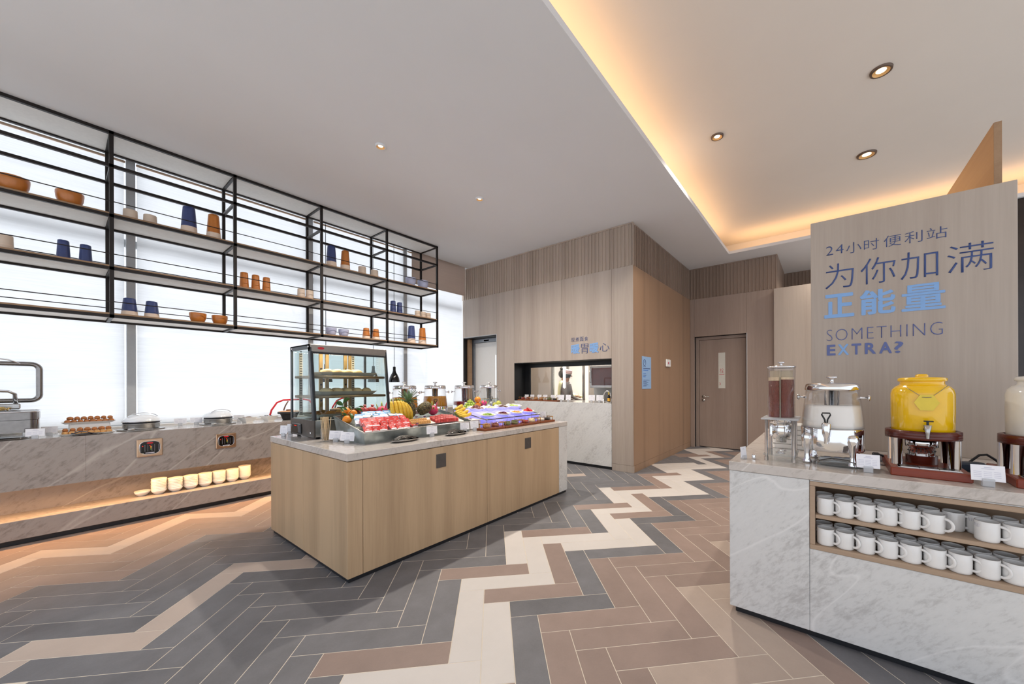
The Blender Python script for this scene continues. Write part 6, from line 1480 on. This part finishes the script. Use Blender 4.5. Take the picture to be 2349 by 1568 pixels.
def build_right_small():
    z = RZ
    card('acrylic mounted blank card right of the milk dispenser', 2.405, -0.172, z, 0.088, 0.066, R(-90 + 4), 0.032, tilt=-0.15)
    card('white printed name card between the two urns', 2.372, -0.550, z, 0.098, 0.066, R(-90 + 4), 0.034, tilt=-0.15)
    card('small clear card stand at the corner of the drinks counter', 2.425, 0.372, z, 0.05, 0.06, R(-25), 0.02, lines=0)
    t = thing('cup', 'tiny chrome cup left of the cereal dispenser', 'cup', (2.452, 0.326, z))
    G().lathe([(0, 0), (0.009, 0), (0.010, 0.004), (0.010, 0.024), (0.008, 0.026), (0, 0.026)], 16).build('body', 'chrome', t); G().lathe([(0.0102, 0.012), (0.0106, 0.0125), (0.0102, 0.013)], 16).build('ring', 'steel_dark', t)
    t = thing('tong_tray', 'flat steel drip tray under the milk dispenser', 'tray', (2.50, -0.07, z), R(-90))
    G().lathe([(0, 0), (0.8, 0), (1.0, 0.008), (0.97, 0.010), (0.78, 0.003), (0, 0.003)], 32, Matrix.Diagonal((0.11, 0.045, 1, 1))).build('dish', 'acrylic', t)
    tongs('long dark tongs lying under the milk dispenser', 2.485, -0.075, z + 0.008, 0.20, R(-80), mat='steel_dark')
    t = thing('power_strip', 'white power strip lying behind the tongs', 'power strip', (2.60, -0.05, z), R(-80))
    G().rbox(-0.075, 0.075, -0.022, 0.022, 0, 0.03, 0.006).build('housing', 'porcelain', t)
    for k in range(3): G().rbox(-0.05 + k * 0.045, -0.02 + k * 0.045, -0.012, 0.012, 0.03, 0.032, 0.002).build('socket', 'print_grey', t)
    t = thing('plug', 'grey white plug behind the milk dispenser', 'plug', (2.80, -0.235, z), R(-60))
    G().lathe([(0, 0), (0.022, 0), (0.026, 0.012), (0.022, 0.030), (0.010, 0.036), (0, 0.036)], 16, Matrix.Diagonal((1.2, 0.8, 1, 1))).build('body', 'acrylic_frost', t)
    G().tube([(0, 0, 0.012), (0.03, 0.02, 0.008), (0.09, 0.03, 0.006), (0.14, -0.02, 0.006)], 0.004, 6).build('cable', 'acrylic_frost', t)
    t = thing('power_adapter', 'dark blue power adapter right of the yellow urn', 'adapter', (2.74, -0.57, z), R(-72))
    G().rbox(-0.06, 0.06, -0.03, 0.03, 0, 0.045, 0.010).build('housing', 'adapter_blue', t); G().rbox(0.052, 0.066, -0.015, 0.015, 0.01, 0.035, 0.003).build('plug_end', 'black_matte', t)
    t = thing('cable', 'black cable looping behind the name card between the urns', 'cable', (2.80, -0.64, z))
    G().tube([(0, 0.08, 0.005), (0, 0.05, 0.04), (0, 0.02, 0.075), (0, -0.005, 0.080), (0, -0.03, 0.06), (0, -0.07, 0.02), (0, -0.12, 0.005)], 0.0055, 8).build('cord', 'black_matte', t); G().rbox(-0.012, 0.012, 0.075, 0.10, 0.0, 0.02, 0.004).build('connector', 'black_matte', t)
    t = thing('cable', 'black plug and cable at the left foot of the yellow stand', 'cable', (2.70, -0.225, z))
    G().tube([(0, 0, 0.02), (0.03, 0.0, 0.05), (0.05, -0.03, 0.04), (0.06, -0.06, 0.01)], 0.006, 8).build('cord', 'black_matte', t); G().rbox(-0.022, 0.022, -0.016, 0.016, 0, 0.06, 0.006).build('plug', 'black_matte', t)
    # white dishes stacked behind the cereal dispenser
    for k in range(5):
        o = tray_dish('dish', 'white square dish, %s from the bottom of the stack behind the cereal dispenser' % ORD[k], 3.05, 0.185, z + k * 0.032, 0.20, 0.20, 0.030, 'porcelain', cat='dish', flare=0.006, group='stacked white dishes')
plain('adapter_blue', '#2c3848', 0.4, var=0.05)
build_right_small()

# ------------------------------------------------------------------ kitchen hatch and what stands behind it
plain('tile_wall', '#b9b7b2', 0.35, var=0.03); plain('glass_red', '#4a1f16', 0.08, var=0.25, scale=6); plain('hair_black', '#17130f', 0.5, var=0.2); plain('skin', '#a9785a', 0.5, var=0.05)
plain('shirt_grey', '#6d635c', 0.8, var=0.06); plain('shirt_yellow', '#dfe0b0', 0.8, var=0.05); plain('trousers_dark', '#2b2a2c', 0.8, var=0.08); plain('cap_white', '#ddd3cc', 0.7, var=0.03); plain('cap_red', '#a8433f', 0.7, var=0.05)
emit('tube_lamp_white', '#ffffff', 2.6); emit('lamp_panel', '#fff4e6', 2.2)
def build_hatch():
    w = struct(G().rbox(KX + 0.005, KX + 0.375, 4.480, 4.4895, 1.0, 1.677, 0.001).rbox(KX + 0.005, KX + 0.375, 2.533, 2.541, 1.0, 1.677, 0.001).rbox(KX + 0.005, KX + 0.375, 2.541, 4.480, 1.668, 1.678, 0.001).build('window_9', 'frame_black'))
    G().rbox(KX + 0.30, KX + 0.33, 4.36, 4.48, 1.0, 1.668, 0.002).rbox(KX + 0.30, KX + 0.33, 2.541, 4.36, 1.60, 1.668, 0.002).build('shutter_frame', 'frame_black', w)
    G().box(KX + 0.352, KX + 0.356, 2.541, 4.36, 1.0, 1.60).build('pane', 'glass_clear', w)
    t = thing('hatch_counter', 'pale marble counter front below the kitchen hatch', 'counter', (KX, 3.51, 0))
    G().rbox(-0.002, 0.02, -0.972, 0.975, 0.045, 1.0, 0.002).build('front_panel', 'marble_light', t)
    G().rbox(0.0205, 0.70, -0.972, 0.975, 0.955, 1.0, 0.002).build('worktop', 'marble_top', t)
    G().rbox(0.02, 0.06, -0.972, 0.975, 0.0, 0.045, 0.001).build('kick_plate', 'kick_black', t)
    # room behind
    struct(G().box(5.16, 9.3, 2.32, 5.95, 2.6, 2.65).build('ceiling_kitchen', 'wall_white'))
    b = struct(G().box(8.6, 8.65, 2.32, 5.95, 0, 2.6).build('wall_kitchen_back', 'wall_white'))
    struct(G().box(5.2, 8.6, 5.90, 5.95, 0, 2.6).build('wall_kitchen_left', 'wall_white'))
    struct(G().box(5.16, 8.6, 2.31, 2.34, 0, 2.6).build('wall_kitchen_right', 'tile_wall'))
    m = struct(G().box(6.34, 6.40, 4.62, 5.90, 0, 2.6).build('wall_marble', 'marble_beige'))
    for y0, y1, z0, z1 in ((4.62, 5.25, 0, 2.6), (5.252, 5.90, 0, 2.6)): G().rbox(6.32, 6.345, y0, y1 - 0.001, z0, z1, 0.001).build('panel', 'marble_beige', m)
    g = struct(G().box(6.52, 6.72, 3.55, 3.80, 0, 2.6).build('wall_column', 'marble_beige'))
    g2 = struct(G().box(6.30, 6.36, 2.34, 3.55, 0, 2.6).build('wall_tiled', 'tile_wall'))
    for k in range(2):
        for q in range(4): G().rbox(6.288, 6.301, 2.345 + k * 0.602, 2.945 + k * 0.602, 0.01 + q * 0.64, 0.645 + q * 0.64, 0.002).build('tile', 'tile_wall', g2)
    d = struct(G().rbox(6.36, 6.42, 4.575, 4.618, 0, 2.4, 0.003).rbox(6.36, 6.42, 3.82, 3.85, 0, 2.4, 0.003).rbox(6.36, 6.42, 4.20, 4.23, 0, 2.4, 0.003).build('door_3', 'steel'))
    for a, c in ((3.85, 4.20), (4.23, 4.575)): G().box(6.385, 6.39, a, c, 0.02, 2.4).build('pane', 'glass_clear', d)
    lp = thing('fill_panel', 'added unseen ceiling light panel that lights the kitchen', 'light', (7.2, 4.3, 2.585)); G().rbox(-0.6, 0.6, -0.3, 0.3, 0, 0.012, 0.003).build('housing', 'alu_grey', lp); G().box(-0.57, 0.57, -0.27, 0.27, -0.002, 0.0).build('diffuser', 'lamp_panel', lp)  # unseen panel, added to light the room behind the hatch
    area('kitchen_fill', (7.2, 4.3, 2.57), (0, 0, 0), 1.2, 0.6, 75, (1.0, 0.97, 0.92)); area('kitchen_fill', (5.75, 3.6, 2.57), (0, 0, 0), 0.4, 1.2, 26, (1.0, 0.96, 0.9))  # added area lamps that light the kitchen interior from above
    t = thing('tube_lamp', 'white vertical tube lamp hanging in the kitchen hatch', 'lamp', (5.75, 3.872, 1.215)); G().cyl(0, 0, 0.01, 0.55, 0.024, 16).build('tube', 'tube_lamp_white', t); G().cyl(0, 0, 0.0, 0.012, 0.026, 16).build('end_cap', 'steel', t); G().cyl(0, 0, 0.55, 1.36, 0.006, 8).build('rod', 'steel', t)
    c = thing('oven_cabinet', 'steel framed cabinet with dark red glass on the kitchen wall', 'cabinet', (6.29, 3.20, 1.22))
    G().rbox(-0.24, 0.0, -0.42, 0.30, 0, 0.42, 0.004).build('body', 'steel', c)
    dr = G().rbox(-0.256, -0.241, -0.41, 0.29, 0.01, 0.41, 0.004).build('door', 'steel', c); G().rbox(-0.259, -0.255, -0.37, 0.25, 0.05, 0.37, 0.002).build('pane', 'glass_red', dr)
    G().tube([(-0.259, 0.27, 0.10), (-0.285, 0.27, 0.10), (-0.285, 0.27, 0.32), (-0.259, 0.27, 0.32)], 0.007, 8).build('handle', 'steel', dr)
    f = thing('tap', 'arched chrome tap behind the hatch name cards', 'tap', (5.62, 2.98, 1.0))
    G().cyl(0, 0, 0, 0.04, 0.018, 14).build('base', 'chrome', f); G().tube([(0, 0.0, 0.03), (0, 0.0, 0.10), (0, -0.02, 0.15), (0, -0.06, 0.175), (0, -0.10, 0.165), (0, -0.125, 0.13), (0, -0.13, 0.09)], 0.010, 10).build('spout', 'chrome', f); G().tube([(0, 0.015, 0.05), (0, 0.05, 0.065)], 0.006, 8).build('lever', 'chrome', f)
    # condiment racks, cards and bottles on the sill
    for i, (y, cs) in enumerate(((4.29, ('sauce_red', 'meat')), (3.995, ('nut', 'nut')), (3.70, ('herb', 'sauce_dark')))):
        condiment_rack('wooden condiment rack on the hatch sill, %s from the left' % ORD[i], 5.12, y, 1.0, R(-90), cs, jarlab='%%s clear condiment jar of the %s hatch rack' % ORD[i], grp='hatch condiment racks')
        for k in range(2): card('small white card behind the %s hatch rack, %s of two' % (ORD[i], ('left', 'right')[k]), 5.225, y + 0.065 - 0.13 * k, 1.0, 0.09, 0.065, R(-90), 0.05, lines=1)
    card('white name card on the hatch sill beside the racks, left of two', 5.10, 3.50, 1.0, 0.115, 0.085, R(-90), 0.04)
    card('white name card on the hatch sill beside the racks, right of two', 5.13, 3.38, 1.0, 0.10, 0.085, R(-90), 0.04)
    card('white name card on the hatch sill before the tap, left of two', 5.11, 2.925, 1.0, 0.115, 0.09, R(-90), 0.04)
    card('white name card on the hatch sill before the tap, right of two', 5.14, 2.80, 1.0, 0.115, 0.09, R(-90), 0.04)
    pl = thing('saucer', 'white saucer under the sauce bottles on the hatch sill', 'saucer', (5.17, 2.62, 1.0)); G().lathe([(0, 0), (0.05, 0), (0.075, 0.012), (0.073, 0.015), (0.05, 0.005), (0, 0.005)], 28).build('dish', 'porcelain', pl); G().lathe([(0.03, 0.0), (0.03, 0.003)], 20).build('foot', 'porcelain', pl)
    for i, (y, body, lab, cap) in enumerate(((2.652, 'sauce_dark', 'omelette', 'tag_yellow'), (2.590, 'sauce_red', 'cup_white', 'badge_red'))):
        b = thing('sauce_bottle', ('dark sauce bottle with a yellow cap on the hatch sill', 'small red sauce bottle with a red cap on the hatch sill')[i], 'bottle', (5.17, y, 1.006))
        s = 1.0 if i == 0 else 0.88
        G().lathe([(0, 0), (0.020 * s, 0), (0.021 * s, 0.01), (0.021 * s, 0.085 * s), (0.010 * s, 0.115 * s), (0.008 * s, 0.135 * s)], 18).build('body', body, b)
        G().lathe([(0.0213 * s, 0.02 * s), (0.0215 * s, 0.03 * s), (0.0215 * s, 0.065 * s), (0.0213 * s, 0.07 * s)], 18).build('label', lab, b)
        G().lathe([(0.010 * s, 0.132 * s), (0.011 * s, 0.15 * s), (0.006 * s, 0.162 * s), (0, 0.164 * s)], 14).build('cap', cap, b); G().lathe([(0.0102 * s, 0.118 * s), (0.0095 * s, 0.132 * s)], 14).build('neck_band', 'leaf_green' if i else 'omelette', b)
build_hatch()

# ------------------------------------------------------------------ two people in the kitchen
def skin_mesh(name, chain, mat, parent, sub=2):
    """chain: list of (parent index, co, radius)"""
    me = bpy.data.meshes.new(name); vs = [c[1] for c in chain]; es = [(c[0], i) for i, c in enumerate(chain) if c[0] is not None]
    me.from_pydata(vs, es, []); me.materials.append(MATS[mat])
    o = bpy.data.objects.new(name, me); COL.objects.link(o); o.parent = parent
    o.modifiers.new('skin', 'SKIN'); s = o.modifiers.new('sub', 'SUBSURF'); s.levels = sub; s.render_levels = sub
    for i, c in enumerate(chain):
        r = c[2] if isinstance(c[2], tuple) else (c[2], c[2])
        me.skin_vertices[0].data[i].radius = r; me.skin_vertices[0].data[i].use_root = (i == 0)
    o.modifiers['skin'].use_smooth_shade = True
    dg = bpy.context.evaluated_depsgraph_get(); m2 = bpy.data.meshes.new_from_object(o.evaluated_get(dg))
    o.modifiers.clear(); o.data = m2; return o

def person(lab, x, y, rz, h, shirt, pose):
    """standing figure that faces +X before rz; h is the full height"""
    t = thing('person', lab, 'person', (x, y, 0), rz); k = h / 1.70
    S_ = lambda p: tuple(q * k for q in p)
    A = {'work': [(0.02, 0.17, 1.38), (0.06, 0.23, 1.13), (0.26, 0.20, 1.04), (0.33, 0.19, 1.04)], 'reach': [(0.02, 0.17, 1.38), (0.10, 0.22, 1.14), (0.30, 0.14, 1.10), (0.37, 0.13, 1.10)]}[pose]
    ch = [(None, (0, 0, 0.94), (0.12, 0.15)), (0, (0.0, 0, 1.08), (0.105, 0.135)), (1, (0.01, 0, 1.25), (0.115, 0.15)), (2, (0.01, 0, 1.38), (0.09, 0.12)), (3, (0.02, 0, 1.455), (0.048, 0.048)), (4, (0.03, 0, 1.505), (0.046, 0.046)), (5, (0.045, 0, 1.575), (0.084, 0.070)), (6, (0.035, 0, 1.655), (0.076, 0.066))]
    for s in (-1, 1):
        b = len(ch); m = 1 if s > 0 else -1
        a = [(p[0], p[1] * m, p[2]) for p in A]
        ch += [(3, a[0], 0.055), (b, a[1], 0.042), (b + 1, a[2], 0.033), (b + 2, a[3], (0.030, 0.018))]
        w = b + 3
        for f in range(4):
            yy = a[3][1] + (f - 1.5) * 0.019; b2 = len(ch); L = (0.060, 0.070, 0.066, 0.052)[f]
            ch += [(w, (a[3][0] + 0.045, yy, a[3][2] - 0.004), 0.0095), (b2, (a[3][0] + 0.045 + L * 0.5, yy, a[3][2] - 0.014), 0.0085), (b2 + 1, (a[3][0] + 0.04 + L * 0.8, yy, a[3][2] - 0.040), 0.0075)]
        b2 = len(ch); ch += [(w, (a[3][0] + 0.020, a[3][1] - 0.040 * m, a[3][2] - 0.006), 0.010), (b2, (a[3][0] + 0.050, a[3][1] - 0.050 * m, a[3][2] - 0.022), 0.008)]
        b = len(ch); ch += [(0, (0, 0.09 * m, 0.86), 0.085), (b, (0.015, 0.10 * m, 0.50), 0.055), (b + 1, (-0.01, 0.10 * m, 0.10), 0.038), (b + 2, (0.03, 0.10 * m, 0.045), 0.036), (b + 3, (0.15, 0.105 * m, 0.03), 0.026)]
    ch = [(c[0], S_(c[1]), tuple(q * k for q in c[2]) if isinstance(c[2], tuple) else c[2] * k) for c in ch]
    body = skin_mesh('body', ch, 'skin', t)
    H_ = lambda *p: tuple(q * k for q in p)
    # face: nose, brows, eyes, mouth, ears
    f = G(); f.tube([H_(0.118, 0, 1.605), H_(0.142, 0, 1.575), H_(0.122, 0, 1.563)], [0.008 * k, 0.012 * k, 0.008 * k], 6)
    for s in (-1, 1): f.ball(H_(0.035, s * 0.074, 1.585), 0.016 * k, 0.008 * k, 0.026 * k, 8, 6)
    f.build('nose_and_ears', 'skin', t)
    for s in (-1, 1): G().ball(H_(0.112, s * 0.028, 1.612), 0.009 * k, 0.011 * k, 0.006 * k, 8, 6).build('eye', 'hair_black', t)
    G().tube([H_(0.116, -0.024, 1.538), H_(0.126, 0, 1.536), H_(0.116, 0.024, 1.538)], 0.005 * k, 6).build('mouth', 'cap_red', t)
    def garment(name, mat, keep, off):
        bm = bmesh.new(); bm.from_mesh(body.data); bm.normal_update()
        bmesh.ops.delete(bm, geom=[f for f in bm.faces if not keep(f.calc_center_median() / k)], context='FACES')
        for v in bm.verts: v.co += v.normal * off * k
        me = bpy.data.meshes.new(name); bm.to_mesh(me); bm.free(); me.materials.clear(); me.materials.append(MATS[mat])
        o = bpy.data.objects.new(name, me); COL.objects.link(o); o.parent = t
    wx = A[3][0] - 0.02
    garment('shirt', shirt, lambda c: 0.90 < c.z < 1.445 and not (abs(c.y) > 0.10 and c.x > wx), 0.013)
    garment('trousers', 'trousers_dark', lambda c: 0.07 < c.z < 0.95 and c.x < 0.17, 0.010)
    for s in (-1, 1): G().ball(H_(0.06, 0.103 * s, 0.035), 0.13 * k, 0.045 * k, 0.035 * k, 12, 8).build('shoe', 'black_matte', t)
    return t, k
def build_people():
    t, k = person('person in a grey shirt and white cap standing behind the hatch glass', 6.02, 4.025, R(-72), 1.56, 'shirt_grey', 'work')
    H = lambda *p: tuple(q * k for q in p)
    G().ball(H(0.020, 0, 1.60), 0.100 * k, 0.090 * k, 0.085 * k, 18, 12).build('hair', 'hair_black', t)
    c = G().lathe([(0.092, 0), (0.098, 0.012), (0.101, 0.055), (0.092, 0.083), (0.06, 0.100), (0, 0.104)], 24, TR(*H(0.035, 0, 1.622), 0, 0, 0.12, k)).build('cap', 'cap_white', t)
    for q in range(3): G().lathe([(0.1005, 0.02 + 0.022 * q), (0.1022, 0.025 + 0.022 * q), (0.101, 0.030 + 0.022 * q)], 24, TR(*H(0.035, 0, 1.622), 0, 0, 0.12, k)).build('stripe', 'cap_red', c)
    G().tube([H(0.09, -0.05, 1.43), H(0.10, 0, 1.405), H(0.09, 0.05, 1.43)], 0.014 * k, 6).build('collar', 'cap_white', t)
    t, k = person('person in a pale yellow top with a dark hair bun behind the capped person', 6.75, 4.60, R(-70), 1.60, 'shirt_yellow', 'reach')
    H = lambda *p: tuple(q * k for q in p)
    h = G().ball(H(0.015, 0, 1.615), 0.105 * k, 0.092 * k, 0.105 * k, 18, 12).build('hair', 'hair_black', t)
    G().ball(H(-0.01, 0, 1.735), 0.045 * k, 0.045 * k, 0.04 * k, 14, 10).build('hair_bun', 'hair_black', h)
build_people()
